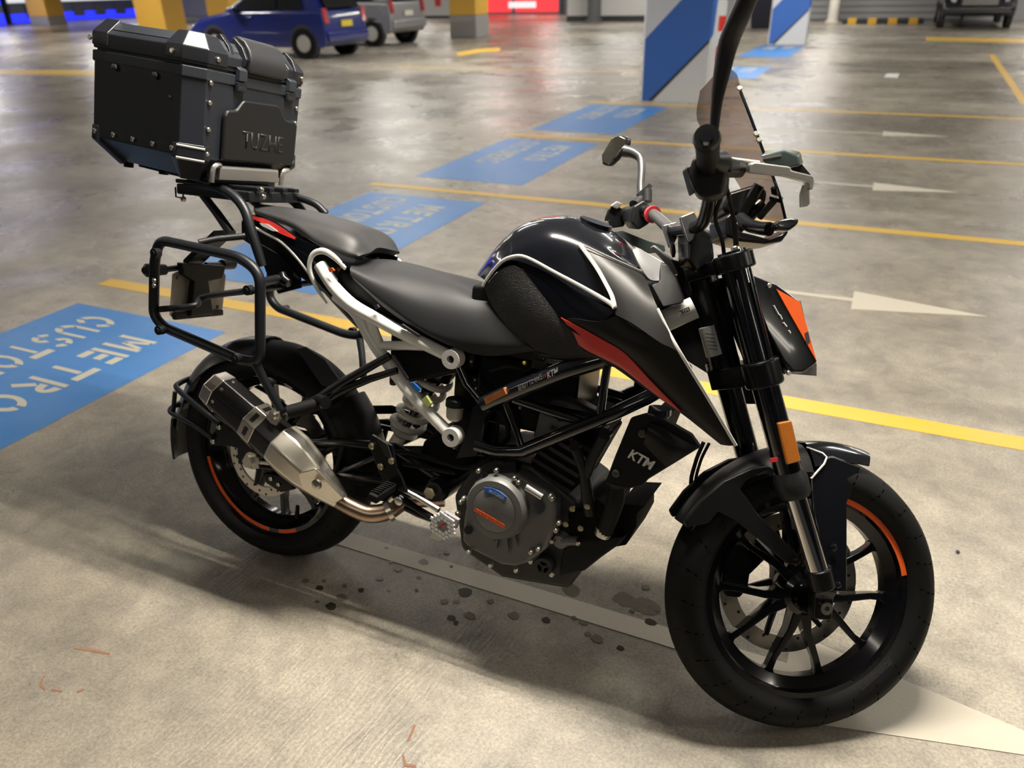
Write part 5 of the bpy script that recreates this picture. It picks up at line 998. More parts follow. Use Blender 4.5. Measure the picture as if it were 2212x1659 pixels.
oi = MB(); oi.tube([(0.7944,-0.155,0.4442),(0.8334,-0.155,0.4305)], [.0085, .0085], 12); part('oil_line', oi, alu, cov)
wb_ = MB(); wb_.tube([(0.6918,-0.155,0.4514),(0.6986,-0.155,0.4378)], [.010, .008], 12); part('cover_spout', wb_, satin, cov); wb_ = MB(); wb_.prism([(0.728,-0.145,0.459),(0.7304,-0.145,0.4812),(0.7584,-0.145,0.4898),(0.768,-0.145,0.4579)], (0, .02, 0)); part('breather_box', wb_, satin, cov)
for a, b in (((1068, 1168), (1076, 1185)), ((1088, 1164), (1100, 1196)), ((1110, 1158), (1120, 1178))): pass
for q in ([(0.7296,-0.152,0.3004),(0.7405,-0.152,0.3058),(0.7391,-0.152,0.2827)], [(0.7493,-0.152,0.3094),(0.7622,-0.152,0.3164),(0.7689,-0.152,0.28)], [(0.7707,-0.152,0.321),(0.7789,-0.152,0.3288),(0.7881,-0.152,0.3035)]):
    rb_ = MB(); rb_.prism(q, (0, -.006, 0)); part('cover_rib', rb_, engm, cov)
of_ = MB(); ofc = (0.845,-0.135,0.2609)
of_.lathe([(.013, -.004), (.021, -.004), (.0225, .0), (.0225, .03), (.013, .03)], ofc, n=28)
for k in range(3):
    a = 2 * PI * k / 3 + .5; of_.tube([V(*ofc) + V(0, -.001, 0), V(*ofc) + V(.016 * math.cos(a), -.001, .016 * math.sin(a))], .0032, 6)
ofo = part('oil_filter_cover', of_, engd)
for p in [(0.8175,-0.14,0.2686),(0.8688,-0.14,0.2524)]:
    bt = MB(); bt.bolt(p, (0, -1, 0), .006, .008); part('cover_bolt', bt, boltm, ofo)
wp = MB(); wp.tube([(0.8766,-0.12,0.3307),(0.875,-0.135,0.3277)], [.022, .016], 16); wp.tube([(0.8803,-0.13,0.3315),(0.9144,-0.13,0.3411)], [.011, .010], 14); wpo = part('water_pump', wp, engm)
for p in [(0.8599,-0.135,0.3279),(0.9184,-0.135,0.34)]:
    bt = MB(); bt.bolt(p, (0, -1, 0), .006, .008); part('cover_bolt', bt, boltm, wpo)
# cylinder leaning forward
cyb = [V(*p) for p in [(0.7696,-0.105,0.456),(0.8718,-0.105,0.4213),(0.9246,-0.105,0.5557),(0.8266,-0.105,0.5915)]]
cy_ = MB(); cy_.prism(cyb, (0, .20, 0)); cyo = part('cylinder', cy_, matte, bevel=.006)
for i in range(6):
    a = cyb[0].lerp(cyb[3], .12 + i * .15); b = cyb[1].lerp(cyb[2], .12 + i * .15); n_ = (cyb[3] - cyb[0]).normalized()
    fn = MB(); fn.prism([a + n_ * .0045, b + n_ * .0045, b - n_ * .0045, a - n_ * .0045], (0, .003, 0)); fn.v = [(x, y - .006, z) for x, y, z in fn.v]; part('cooling_fin', fn, engd, cyo)
hd_ = MB(); hdp = [V(*p) for p in [(0.7761,-0.1,0.5372),(0.7853,-0.1,0.6079),(0.8381,-0.1,0.6144),(0.8763,-0.1,0.6006),(0.9289,-0.1,0.5912),(0.9057,-0.1,0.5082),(0.8204,-0.1,0.531)]]
hd_.prism(hdp, (0, .19, 0)); hdo = part('cylinder_head', hd_, matte, bevel=.006)
hc = MB(); hc.prism([(0.781,-0.106,0.5346),(0.7893,-0.106,0.6039),(0.8214,-0.106,0.6042),(0.8337,-0.106,0.5881),(0.8684,-0.106,0.5974),(0.8797,-0.106,0.5895),(0.8208,-0.106,0.5487)], (0, .02, 0)); part('head_cover', hc, engm, hdo, bevel=.003)
ab = MB(); ab.patch([[(0.7722,-0.05,0.6127),(0.8042,-0.06,0.6382),(0.8582,-0.06,0.6361),(0.9011,-0.05,0.6193)], [(0.7944,-0.1,0.6243),(0.8284,-0.11,0.6415),(0.8758,-0.11,0.6366),(0.9188,-0.1,0.6246)], [(0.8017,-0.11,0.6239),(0.8392,-0.12,0.6256),(0.8857,-0.12,0.6248),(0.9248,-0.11,0.6183)]], 4, .01); part('airbox', ab, plastic2)
fb = MB(); fb.box((.74, 0, .62), (.24, .16, .16)); fb.box((.62, 0, .55), (.12, .15, .2)); part('throttle_body', fb, satin, bevel=.01)
ws2 = MB()
for q in ([(0.6497,-0.1,0.559),(0.6923,-0.11,0.5863),(0.7251,-0.11,0.5342),(0.6794,-0.1,0.483)], [(0.6679,-0.11,0.6713),(0.7151,-0.12,0.692),(0.7586,-0.12,0.6895),(0.7878,-0.12,0.7149)], [(0.6898,-0.12,0.4748),(0.6345,-0.12,0.4397),(0.5722,-0.115,0.4348),(0.4823,-0.11,0.4354),(0.4251,-0.11,0.4282)], [(0.4617,-0.115,0.4066),(0.5262,-0.118,0.4134),(0.6053,-0.118,0.4186)]):
    ws2 = MB(); ws2.tube(q, .006, 8, smooth=5); part('hose', ws2, rubber)
yd = MB(); yd.sphere((0.7557,-0.135,0.708), .0045, 8); part('yellow_plug', yd, mat('yellow_plastic', (.85, .65, .02), .4), fro)
cn = MB(); cn.box((0.7852,-0.125,0.7093), (.028, .02, .02)); part('connector', cn, plastic2, fro, bevel=.002)
for p in [(0.7911,-0.12,0.7134),(0.8041,-0.12,0.7197),(0.815,-0.12,0.7246)]:
    yb_ = MB(); yb_.tube([p, V(*p) + V(0, 0, .010)], .0015, 6); part('wire', yb_, mat('yellow_wire', (.6, .5, .08), .5), fro)
sv = MB()
sv.tube([(0.8875,-0.135,0.5478),(0.9123,-0.135,0.502),(0.9247,-0.125,0.4367),(0.9329,-0.12,0.405)], [.012, .011, .014, .014], 10); sv.tube([(0.948,-0.135,0.5916),(0.9282,-0.135,0.5397),(0.9151,-0.133,0.4896)], [.013, .012, .011], 10)
svo = part('engine_mount', sv, plastic2, label='charcoal V-shaped engine mount')
for p in [(0.8897,-0.15,0.5578),(0.9501,-0.15,0.5971)]:
    bt = MB(); bt.cyl(p, V(*p) + V(0, .02, 0), .0125, 16); part('mount_boss', bt, satin, svo)
for p in [(0.8964,-0.135,0.4138),(0.9281,-0.135,0.4275),(0.8859,-0.135,0.3755),(0.9196,-0.135,0.375)]:
    bt = MB(); bt.bolt(p, (0, -1, 0), .007, .007); part('engine_bolt', bt, mat('zinc_yellow_bolt', (.50, .45, .30), .35, metal=1), eng)
fp = MB(); fp.prism([(0.8823,-0.125,0.3934),(0.9119,-0.125,0.412),(0.9447,-0.125,0.4418),(0.967,-0.125,0.4265),(0.9558,-0.125,0.3486),(0.8948,-0.125,0.3291)], (0, .22, 0)); part('front_engine_plate', fp, matte, bevel=.006)

# ---- radiator with shield, hose, belly pan
ra = MB(); RQ = [(1.0031,-0.168,0.6461),(1.0327,-0.168,0.6617),(1.0642,-0.16,0.6577),(1.1215,-0.15,0.6333),(1.1418,-0.145,0.6099),(1.0535,-0.165,0.5278),(1.0449,-0.168,0.5129),(1.0127,-0.168,0.4969),(0.9674,-0.17,0.4984),(0.9819,-0.17,0.5626)]
ra.prism(RQ, (0, .012, 0)); rdo = part('radiator_shield', ra, plastic, bevel=.004)
rg_ = MB(); rg_.patch([[(1.0433,-0.172,0.6451),(1.0672,-0.17,0.6402),(1.1039,-0.162,0.6233),(1.1356,-0.15,0.6099)], [(1.0416,-0.18,0.6317),(1.0651,-0.18,0.6199),(1.0936,-0.175,0.6021),(1.1171,-0.16,0.5907)], [(1.0361,-0.172,0.6017),(1.0548,-0.172,0.5867),(1.0768,-0.17,0.57),(1.0861,-0.165,0.561)]], 4, .004); part('shield_bulge', rg_, plastic, rdo)
part('lettering', text_on('KTM', (1.008,-0.1725,0.5664), (1.0609,-0.1725,0.5497), (1.012,-0.1725,0.5868), bold=.03, shear=.25), decw, rdo)
for p in [(1.0314,-0.171,0.6214),(0.9894,-0.171,0.5281)]:
    bt = MB(); bt.bolt(p, (0, -1, 0), .008, .006); part('shield_bolt', bt, boltd, rdo)
rad = MB(); rad.prism([V(*sy(p, -.14)) for p in [(1.027,-0.14,0.6421),(1.0556,-0.14,0.6384),(1.0221,-0.14,0.4977),(0.993,-0.14,0.4955)]], (0, .28, 0)); part('radiator', rad, matte, bevel=.004)
cap_ = MB(); c_ = V(*(1.052,-0.14,0.6578)); cap_.tube([c_ - V(0, 0, .016), c_], [.017, .021], 20); part('coolant_filler', cap_, mat('pale_brass', (.50, .45, .36), .35, metal=.8), rdo)
cap_ = MB(); cap_.tube([c_, c_ + V(0, 0, .012)], [.023, .022], 22); part('coolant_cap', cap_, gloss, rdo)
hq = MB(); hq.tube([(0.9892,-0.145,0.4912),(0.9878,-0.14,0.4583),(0.978,-0.13,0.4155),(0.9665,-0.12,0.3754)], [.016, .0185, .0185, .0185], 16, smooth=4); part('coolant_hose', hq, rubber)
hq = MB(); hq.tube([(0.967,-0.12,0.3798),(0.9628,-0.12,0.3636)], [.0195, .0175], 16); part('hose_union', hq, alu)
bp_ = MB(); BPQ = [(0.8818,-0.125,0.3099),(0.9049,-0.125,0.3342),(1.0092,-0.105,0.3661),(0.9978,-0.105,0.3434),(0.9657,-0.115,0.3089),(0.934,-0.12,0.2695),(0.8776,-0.125,0.2389)]
bp_.prism(BPQ, (0, .23, 0)); bpo = part('belly_pan', bp_, plastic, bevel=.005)
bp_ = MB(); bp_.prism([(0.9802,-0.08,0.4239),(1.0369,-0.08,0.4354),(1.0209,-0.08,0.4109),(1.0244,-0.08,0.3839),(1.008,-0.08,0.3356),(0.9863,-0.08,0.325),(0.978,-0.08,0.358)], (0, .16, 0)); part('belly_pan_nose', bp_, matte, bpo, bevel=.003)
# small hardware catching light
hw = MB()
for p in [(0.6312,-0.13,0.6893),(0.6435,-0.13,0.6499),(0.6472,-0.13,0.6317),(0.6574,-0.13,0.5087),(0.7713,-0.13,0.5265),(0.7546,-0.13,0.6089),(0.7141,-0.13,0.5105)]:
    hw = MB(); hw.bolt(p, (0, -1, 0), .004, .006); part('frame_screw', hw, boltm, fro)

# ------------------------------------------------------------------ top case on the carrier
PIT = math.radians(5.5)
U_, N_ = V(math.cos(PIT), 0, -math.sin(PIT)), V(math.sin(PIT), 0, math.cos(PIT))
O_ = V(*(-0.1402,-0.2,1.0645)); O_.y = 0
BASE = O_ - U_ * .138 - N_ * .055
def K(u, v, h): return O_ + U_ * u + V(0, v, 0) + N_ * h
case = thing('top_case', 'black aluminium top case with riveted sides and padded backrest on the carrier of the motorcycle', 'top case', mat=MB4 @ Matrix.Translation(BASE))
KM = Matrix.Translation(-BASE)
def kpart(name, mb, m, parent=None, **k):
    return obj(name, mb, m, parent or case, mw=None if parent else KM, **k)
cblack = mat('black_powder_aluminium', (.013, .0155, .022), .42, bump=.12, bscale=1200, var=.1)
cblack2 = mat('black_case_facet', (.020, .024, .031), .42, bump=.1, bscale=1200)
cplast = mat('case_black_plastic', (.012, .013, .017), .33, var=.1)
def ring8(h, i=0.0, c=.037):
    a, b, w_ = -.315 + i, .04 - i, .20 - i
    return [K(a + c, -w_, h), K(b - c, -w_, h), K(b, -w_ + c, h), K(b, w_ - c, h), K(b - c, w_, h), K(a + c, w_, h), K(a, w_ - c, h), K(a, -w_ + c, h)]
bd_ = MB(); bd_.loft([ring8(-.05, .055), ring8(0), ring8(.202)]); body = kpart('case_body', bd_, cblack, bevel=.002)
bb = MB(); bb.loft([ring8(.176, -.0015), ring8(.178, -.003), ring8(.199, -.003), ring8(.201, -.0015)]); kpart('top_band', bb, cblack2, bevel=.001)
ld = MB(); ld.loft([ring8(.206, -.002), ring8(.240, -.002), ring8(.252, .012), ring8(.268, .03)]); lid = kpart('lid', ld, cblack, bevel=.003)
rg_ = MB(); rg_.loft([ring8(.252, .010), ring8(.270, .026), ring8(.2705, .055)]); kpart('lid_rim', rg_, cblack2, lid)
gk = MB(); gk.loft([ring8(.199, .004), ring8(.207, .004)]); kpart('lid_gasket', gk, darkm)
for su in (0, 1):
    for sv in (-1, 1):
        def Q(a, b, h):      # a: along u from the corner, b: along v from the corner
            u = (.04 - a) if su else (-.315 + a)
            return K(u, sv * (.20 - b), h)
        lg = MB(); c = .037; e = -.006
        lo = [Q(.085, e, .212), Q(c - .002, e, .212), Q(e, c - .002, .212), Q(e, .095, .212)]
        md = [Q(.085, e, .242), Q(c - .002, e, .242), Q(e, c - .002, .242), Q(e, .095, .242)]
        tp = [Q(.085, .030, .277), Q(c + .012, .024, .277), Q(.024, c + .012, .277), Q(.032, .095, .277)]
        inn = [Q(.085, .05, .21), Q(.06, .05, .21), Q(.05, .06, .21), Q(.05, .095, .21)]
        lg.loft([lo + inn[::-1], md + inn[::-1], tp + inn[::-1]]); gd = kpart('lid_corner_guard', lg, cplast, lid, bevel=.003)
        lw = MB(); lo = [Q(.055, -.004, .03), Q(c, -.004, .03), Q(-.004, c, .03), Q(-.004, .055, .03)]
        m1 = [Q(.055, -.006, -.004), Q(c, -.006, -.004), Q(-.006, c, -.004), Q(-.006, .055, -.004)]
        bt_ = [Q(.085, .052, -.058), Q(.075, .045, -.058), Q(.045, .075, -.058), Q(.052, .085, -.058)]
        inn = [Q(.09, .07, -.02), Q(.09, .07, -.02), Q(.07, .09, -.02), Q(.07, .09, -.02)]
        lw.loft([lo + inn[::-1], m1 + inn[::-1], bt_ + inn[::-1]]); gd = kpart('base_corner_guard', lw, cplast, bevel=.003)
        if su and sv < 0:
            for h0 in (.024, -.004):
                rb = MB(); rb.tube([Q(.039, -.005, h0), Q(-.005, .039, h0 - .002)], .0035, 8); kpart('guard_rib', rb, alu, gd, label='rib with its reflection put into the colour')  # aluminium colour stands in for the reflection along the guard's ribs
rvt = MB()
for u, h in ((-.268, .014), (-.205, .014), (-.14, .014), (-.075, .014), (-.014, .014)): rvt.bolt(K(u, -.203, h), (0, -1, 0), .0058, .005)
for v, hs in ((-.152, (.172, .128, .068, .012)), (.152, (.150, .112, .012))):
    for h in hs: rvt.bolt(K(.0415, v, h), U_, .0058, .005)
rvt.bolt(K(-.285, -.206, .226), (0, -1, 0), .006, .005); rvt.bolt(K(-.022, -.206, .226), (0, -1, 0), .006, .005)
rvt.bolt(K(.046, -.138, .226), U_, .006, .005); rvt.bolt(K(.046, .158, .226), U_, .006, .005)
kpart('rivets', rvt, boltm, kind='stuff')
rvt = MB()
for u, h in ((-.205, .168), (-.075, .166)): rvt.bolt(K(u, -.204, h), (0, -1, 0), .008, .005)
rvt.bolt(K(-.03, -.2005, .125), (0, -1, 0), .005, .003)
kpart('blind_rivets', rvt, boltd, kind='stuff')
fp_ = MB()
prof_ = [(-.112, 0), (-.112, .105), (-.104, .118), (-.075, .122), (-.058, .142), (-.05, .148), (.07, .150), (.078, .145), (.098, .120), (.112, .116), (.140, .116), (.150, .106), (.150, .02), (.142, .002)]
fp_.prism([K(.040, v, h) for v, h in prof_], U_ * .014); fpo = kpart('front_panel', fp_, mat('front_panel_plastic', (.0085, .009, .010), .42, spec=.35, bump=.1, bscale=900), bevel=.006, seg=3, label='raised charcoal front panel')
tl_ = text_on('TUZHE', K(.0545, -.052, .034), K(.0545, .098, .030), K(.0545, -.052, .076), bold=.01)
tm = MB(); tm.v = list(tl_.v); tm.f = list(tl_.f)
lt = kpart('lettering', tm, mat('embossed_letters', (.016, .0165, .018), .5, spec=.35), fpo)
so = lt.modifiers.new('solid', 'SOLIDIFY'); so.thickness = .0015; so.offset = 1
for v0 in (-.062, .118):
    la = MB(); la.loft([[K(.045, v0 + a, b) for a, b in ((-.017, .165), (.017, .165), (.017, .186), (-.017, .186))], [K(.053, v0 + a, b) for a, b in ((-.015, .166), (.015, .166), (.015, .186), (-.015, .186))]]); lao = kpart('latch', la, cplast, bevel=.0015)
    lb = MB(); lb.loft([[K(.042, v0 + a, b) for a, b in ((-.015, .187), (.015, .187), (.015, .222), (-.015, .222))], [K(.055, v0 + a, b) for a, b in ((-.013, .189), (.013, .189), (.013, .214), (-.013, .214))]]); kpart('latch_plate', lb, cblack2, lao, bevel=.0015)
    lh = MB()
    for a in (-.008, 0, .008):
        for b, d_2 in ((.199, .0553), (.174, .0532)): lh.cyl(K(d_2 - .001, v0 + a, b), K(d_2, v0 + a, b), .0022, 8)
    kpart('latch_holes', lh, darkm, lao)
    lv_ = MB(); lv_.prism([K(.046, v0 + .016, .222), K(.052, v0 + .020, .240), K(.036, v0 + .020, .266), K(.010, v0 + .018, .285), K(.002, v0 + .018, .276), K(.028, v0 + .018, .256), K(.038, v0 + .016, .236), K(.036, v0 + .016, .222)], (0, -.012, 0)); kpart('latch_lever', lv_, cplast, lao, bevel=.002)
    lv_ = MB(); lv_.prism([K(.040, v0 - .016, .240), K(.030, v0 - .016, .262), K(.002, v0 - .016, .286), K(-.012, v0 - .016, .280), K(.020, v0 - .016, .256)], (0, -.014, 0)); kpart('latch_lever', lv_, cplast, lao, bevel=.002)
    lr = MB(); lr.loft([[K(.0455, v0 - .035 + a, .216 + b) for a, b in ((-.018, 0), (.03, 0), (.03, .022), (-.018, .022))], [K(.005, v0 - .035 + a, .262 + b) for a, b in ((-.018, 0), (.03, 0), (.03, .012), (-.018, .012))]]); kpart('latch_bed', lr, cblack, lao, bevel=.002)
br_ = MB(); br_.loft([[K(u, v, h) for u, h in ((.030, .205), (.056, .212), (.060, .238), (.052, .262), (.034, .282), (.008, .292), (-.010, .285), (-.006, .262), (.020, .240))] for v in (-.046, .084)]); kpart('backrest', br_, seatm, lid, bevel=.006, seg=3, label='padded black backrest')
mb_ = MB(); mb_.loft([[K(u, v, h) for u, h in ((.006, -.012), (.046, -.012), (.050, -.018), (.050, -.046), (.006, -.046))] for v in (-.115, .095)]); mbo = kpart('mounting_plate', mb_, mat('dull_alloy_plate', (.33, .32, .30), .42, metal=.8), bevel=.002, label='dull silver mounting plate')
for v in (-.132, .115):
    hk_ = MB(); hk_.tube([K(.046, v + .02, -.012), K(.050, v + .004, -.012), K(.050, v - .006, -.022), K(.050, v - .008, -.052)], .0065, 8, smooth=4); kpart('mounting_hook', hk_, alu, mbo)
up = MB(); up.loft([[K(a, v, -.062) for a, v in ((-.24, -.10), (.02, -.12), (.02, .12), (-.24, .10))], [K(a, v, -.048) for a, v in ((-.24, -.10), (.02, -.12), (.02, .12), (-.24, .10))]]); kpart('base_plate', up, cplast, bevel=.003)
for u, v in ((-.25, -.12), (-.15, -.10), (-.25, .12)):
    ft = MB(); ft.cyl(K(u, v, -.066), K(u, v, -.05), .012, 12); kpart('rubber_foot', ft, rubber)

# ------------------------------------------------------------------ background
def pillar(y, x0, x1, lab):
    t = thing('striped_pillar', lab, 'pillar', 'white pillars with blue diagonal stripes', loc=((x0 + x1) / 2, y + .16, 0)); W_ = x1 - x0; hw = W_ / 2; D_ = .16; c = .03
    fp = [(-hw, -D_ + c), (-hw + c, -D_), (hw - c, -D_), (hw, -D_ + c), (hw, D_ - c), (hw - c, D_), (-hw + c, D_), (-hw, D_ - c)]
    m_ = MB(); m_.loft([[(a, b, 0) for a, b in fp], [(a, b, CEIL) for a, b in fp]]); obj('shaft', m_, colw, t)
    for z0 in (-.02, 1.55):
        # stripe climbs from the left foot to the right edge, round the corner it goes on level
        def st(u): return z0 + .78 * (u + hw) / W_
        lo = [(-hw + c, -(D_ + .0015), max(.0, st(-hw + c))), (hw - c, -(D_ + .0015), st(hw - c))]
        a0, a1 = st(-hw + c), st(hw - c)
        sm = MB(); sm.prism([(-hw + c, -(D_ + .0015), max(.002, a0)), (-hw + c + .12, -(D_ + .0015), max(.002, a0)), (hw - c, -(D_ + .0015), a1), (hw - c, -(D_ + .0015), min(CEIL, a1 + .86)), (-hw + c, -(D_ + .0015), min(CEIL, max(.05, a0) + .70))], (0, .002, 0))
        obj('stripe', sm, colb, t, label='blue diagonal stripe')
        ed = MB(); ed.prism([(-hw + c + .08, -(D_ + .002), max(.002, a0)), (-hw + c + .14, -(D_ + .002), max(.002, a0)), (hw - c, -(D_ + .002), a1 - .02), (hw - c, -(D_ + .002), a1 + .02)], (0, .002, 0)); obj('stripe_edge', ed, darkm, t)
        sd = MB(); sd.prism([(hw - c, -(D_ + .0015), a1), (hw + .0015, -D_ + c, a1 + .07), (hw + .0015, -D_ + c, min(CEIL, a1 + .93)), (hw - c, -(D_ + .0015), min(CEIL, a1 + .86))], (-.002, .002, 0)); obj('stripe', sd, colb, t)
        sd = MB(); sd.prism([(hw + .0015, -D_ + c, a1 + .07), (hw + .0015, D_ - c, min(CEIL, a1 + .9)), (hw + .0015, D_ - c, min(CEIL, a1 + 1.6)), (hw + .0015, -D_ + c, min(CEIL, a1 + .93))], (-.002, 0, 0)); obj('stripe', sd, colb, t)
    return t
pillar(9.17, -1.615, -.735, 'nearer white pillar with a blue diagonal stripe, behind the windscreen')
pillar(19.3, -1.46, -.60, 'farther white pillar with a blue diagonal stripe, right of the mirror stalk')
# red and white post
pz = (-0.8719,10.3265,0)
t = thing('striped_post', 'red and white banded post standing beside the nearer striped pillar', 'post', loc=(pz[0], pz[1], 0))
rwm = mat('red_post_paint', (.72, .035, .025), .45)
for k in range(6):
    s = MB(); s.cyl((0, 0, .02 + k * .19), (0, 0, .02 + k * .19 + .19), .065, 16); obj('band', s, rwm if k % 2 == 0 else colw, t)
s = MB(); s.cyl((0, 0, 0), (0, 0, .03), .12, 18); obj('base', s, darkm, t)
def column(px, py, w_, d, hb, lab, dist=None):
    t = thing('yellow_column', lab, 'column', 'yellow concrete columns', loc=(px, py + d / 2, 0))
    s = MB(); s.box((0, 0, hb / 2), (w_ + .01, d + .01, hb)); obj('base', s, basem, t, bevel=.02)
    s = MB(); s.box((0, 0, (CEIL + hb) / 2), (w_, d, CEIL - hb)); obj('shaft', s, yelm, t, bevel=.03)
q = (-10.363,20.7736,0); column(q[0], q[1], .86, .86, .60, 'yellow column with grey foot behind the top case, left of the red shop')
q = (-20.9021,18.995,0); column(q[0], q[1], 1.25, .9, .22, 'broad yellow column rising right behind the top case lid')
q = (-37.6304,27.3625,0); column(q[0], q[1], 1.35, 1.0, .42, 'yellow column with grey foot between the two blue lit shop fronts')
q = (-23.8971,25.2372,0); column(q[0], q[1], 1.2, .9, .4, 'yellow column behind the bonnet of the blue hatchback')
q = (-4.7723,32.44,0); column(q[0], q[1], 1.1, .9, .55, 'far yellow column seen between the two striped pillars')

def car(lab, cat_name, body, rear, hw, head, trim=None, plate=(.62, .60, .52), L=3.95, hi=1.5, suv=False):
    """rear: ground point under the middle of the rear bumper; head: heading angle"""
    m4 = Matrix.Translation((rear[0], rear[1], 0)) @ Matrix.Rotation(head, 4, 'Z')
    t = thing(cat_name, lab, 'car', mat=m4)
    z = .08 if suv else 0
    prof = [(0.02, .32 + z), (-.0, .55 + z), (.05, .98 + z), (.4, 1.0 + z), (2.6, .98 + z), (3.55 / 3.95 * L, .84 + z), (L - .06, .66 + z), (L, .45 + z), (L - .05, .24 + z), (.1, .24 + z)]
    s = MB(); s.loft([[(a, -hw * k, b if 0 else b - (.03 if abs(k) > .99 else 0)) for a, b in prof] for k in (-1, -.93, .93, 1)]); obj('body', s, body, t, bevel=.05, seg=3)
    gh = [(.12, .96 + z), (.42, hi - .05 + z), (.7, hi + z), (1.9, hi - .02 + z), (2.85, .96 + z)]
    s = MB(); s.loft([[(a, -hw * (.95 - .20 * max(0, (b - .96) / .5)), b) for a, b in gh], [(a, hw * (.95 - .20 * max(0, (b - .96) / .5)), b) for a, b in gh]]); obj('cabin', s, body, t, bevel=.04)
    gl = mat('car_glass_' + cat_name, (.010, .012, .015), .06, coat=.5)
    for sg in (-1, 1):
        for a0, a1, n0, n1 in ((.55, 1.25, .72, 1.25), (1.3, 2.6, 1.3, 1.95)):
            s = MB(); s.prism([(a0, sg * hw * .955, 1.0 + z), (a1, sg * hw * .955, 1.0 + z), (n1, sg * hw * .80, hi - .1 + z), (n0, sg * hw * .80, hi - .1 + z)], (0, sg * .012, 0)); obj('side_window', s, gl, t)
        for wx in (.62, L - .78):
            s = MB(); s.lathe([(.20, -.09), (.30, -.10), (.315, -.06), (.315, .08), (.20, .08)], (wx, sg * (hw - .06), .315), (0, 1, 0), n=28); wo = obj('wheel', s, rubber, t)
            s = MB(); s.tube([(wx, sg * (hw - .05), .315), (wx, sg * (hw + .035), .315)], [.20, .17], 24); obj('hubcap', s, mat('hubcap', (.50, .48, .45), .4, metal=.4), wo)
            s = MB(); s.tube([(wx, sg * (hw - .12), .33), (wx, sg * (hw + .004), .33)], [.37, .37], 28); obj('wheel_arch', s, darkm, t)
        s = MB(); s.prism([(-.012, sg * hw * .80, .72 + z), (-.012, sg * hw * .98, .72 + z), (.03, sg * hw * .99, 1.02 + z), (.03, sg * hw * .80, 1.02 + z)], (.02, 0, 0)); obj('tail_light', s, mat('tail_light_lens', (.35, .02, .02), .2, coat=.5), t)
        s = MB(); s.prism([(L - .18, sg * hw * .98, .62 + z), (L + .005, sg * hw * .7, .60 + z), (L + .0, sg * hw * .66, .74 + z), (L - .26, sg * hw * .97, .79 + z)], (0, -sg * .03, .0)); obj('headlight', s, mat('headlight_lens', (.55, .56, .58), .12, coat=.6), t)
        s = MB(); s.box((2.45, sg * (hw + .09), 1.0 + z), (.14, .18, .13)); obj('wing_mirror', s, body, t, bevel=.03)
        s = MB(); s.box((1.3, sg * (hw + .003), .52 + z), (2.0, .014, .05)); obj('side_moulding', s, trim or body, t, bevel=.005)
        for hx in (1.05, 2.05):
            s = MB(); s.box((hx, sg * (hw + .01), .86 + z), (.16, .02, .03)); obj('door_handle', s, body, t, bevel=.006)
    s = MB(); s.box((-.012, 0, .70 + z), (.02, .40, .125)); obj('number_plate', s, mat('plate_' + cat_name, plate, .5), t)
    s = MB(); s.box((L + .004, 0, .42 + z), (.02, .40, .11)); obj('number_plate', s, mat('plate_f_' + cat_name, (.55, .55, .55), .5), t)
    s = MB(); s.prism([(.05, -hw * .78, 1.02 + z), (.05, hw * .78, 1.02 + z), (.36, hw * .66, hi - .09 + z), (.36, -hw * .66, hi - .09 + z)], (-.02, 0, .0)); obj('rear_window', s, gl, t)
    s = MB(); s.box((-.03, 0, .45 + z), (.08, hw * 1.9, .22)); obj('rear_bumper', s, body, t, bevel=.04)
    s = MB(); s.box((L - .02, 0, .40 + z), (.12, hw * 1.85, .22)); obj('front_bumper', s, body, t, bevel=.05)
    s = MB(); s.box((L + .03, 0, .60 + z), (.05, hw * 1.05, .17)); g = obj('grille', s, darkm, t, bevel=.01)
    for k in (-1, 0, 1):
        s = MB(); s.box((L + .06, 0, .60 + z + k * .05), (.015, hw * .95, .016)); obj('grille_bar', s, alu, g)
    return t
bluecar = mat('dark_blue_car_paint', (.012, .022, .15), .22, coat=1, var=.1)
silvercar = mat('silver_grey_car_paint', (.30, .30, .31), .3, metal=.5, coat=.6)
blackcar = mat('black_car_paint', (.010, .012, .018), .2, coat=1)
q = (-10.5381,13.7319,0)
car('dark blue hatchback parked behind the top case, yellow rear plate', 'hatchback', bluecar, (q[0] + .55, q[1] + .78), .80, PI, plate=(.60, .48, .03))
q = (-10.6115,17.8368,0)
car('silver grey car parked behind the blue hatchback', 'estate_car', silvercar, (q[0] + .1, q[1] + .2), .86, PI, L=4.3, hi=1.55, suv=True)
q = (3.2072,25.5267,0)
car('black car facing the camera at the top right corner', 'black_car', blackcar, (q[0] + .0, q[1] + 4.4), .90, -PI / 2, L=4.4, hi=1.62, suv=True)

# lit shop fronts
lit_blue = mat('blue_backlit_sign', (.02, .03, .95), .4, emit=1.5)
lit_red = mat('red_backlit_panel', (.80, .035, .04), .4, emit=1.4)
lit_white = mat('white_lit_window', (.85, .86, .88), .4, emit=.75)
shopg = mat('shop_grey_panel', (.22, .24, .30), .5)
def shopfront(lab, x, y0, y1, bands, name='shop_front'):
    t = thing(name, lab, 'shop front', loc=(x, (y0 + y1) / 2, 0)); h = (y1 - y0) / 2
    s = MB(); s.box((-.15, 0, 1.3), (.3, 2 * h, 2.6)); obj('wall_panel', s, shopg, t)
    for z0, z1, m_, n_ in bands:
        s = MB(); s.box((.03, 0, (z0 + z1) / 2), (.06, 2 * h - .1, z1 - z0)); obj(n_, s, m_, t)
    return t
sf_ = shopfront('bright blue backlit shop front at the far left corner', -41.5, 20.5, 28.3, [(.02, .55, lit_blue, 'lit_panel'), (.55, .95, shopg, 'sill'), (.95, 2.4, lit_blue, 'lit_panel')])
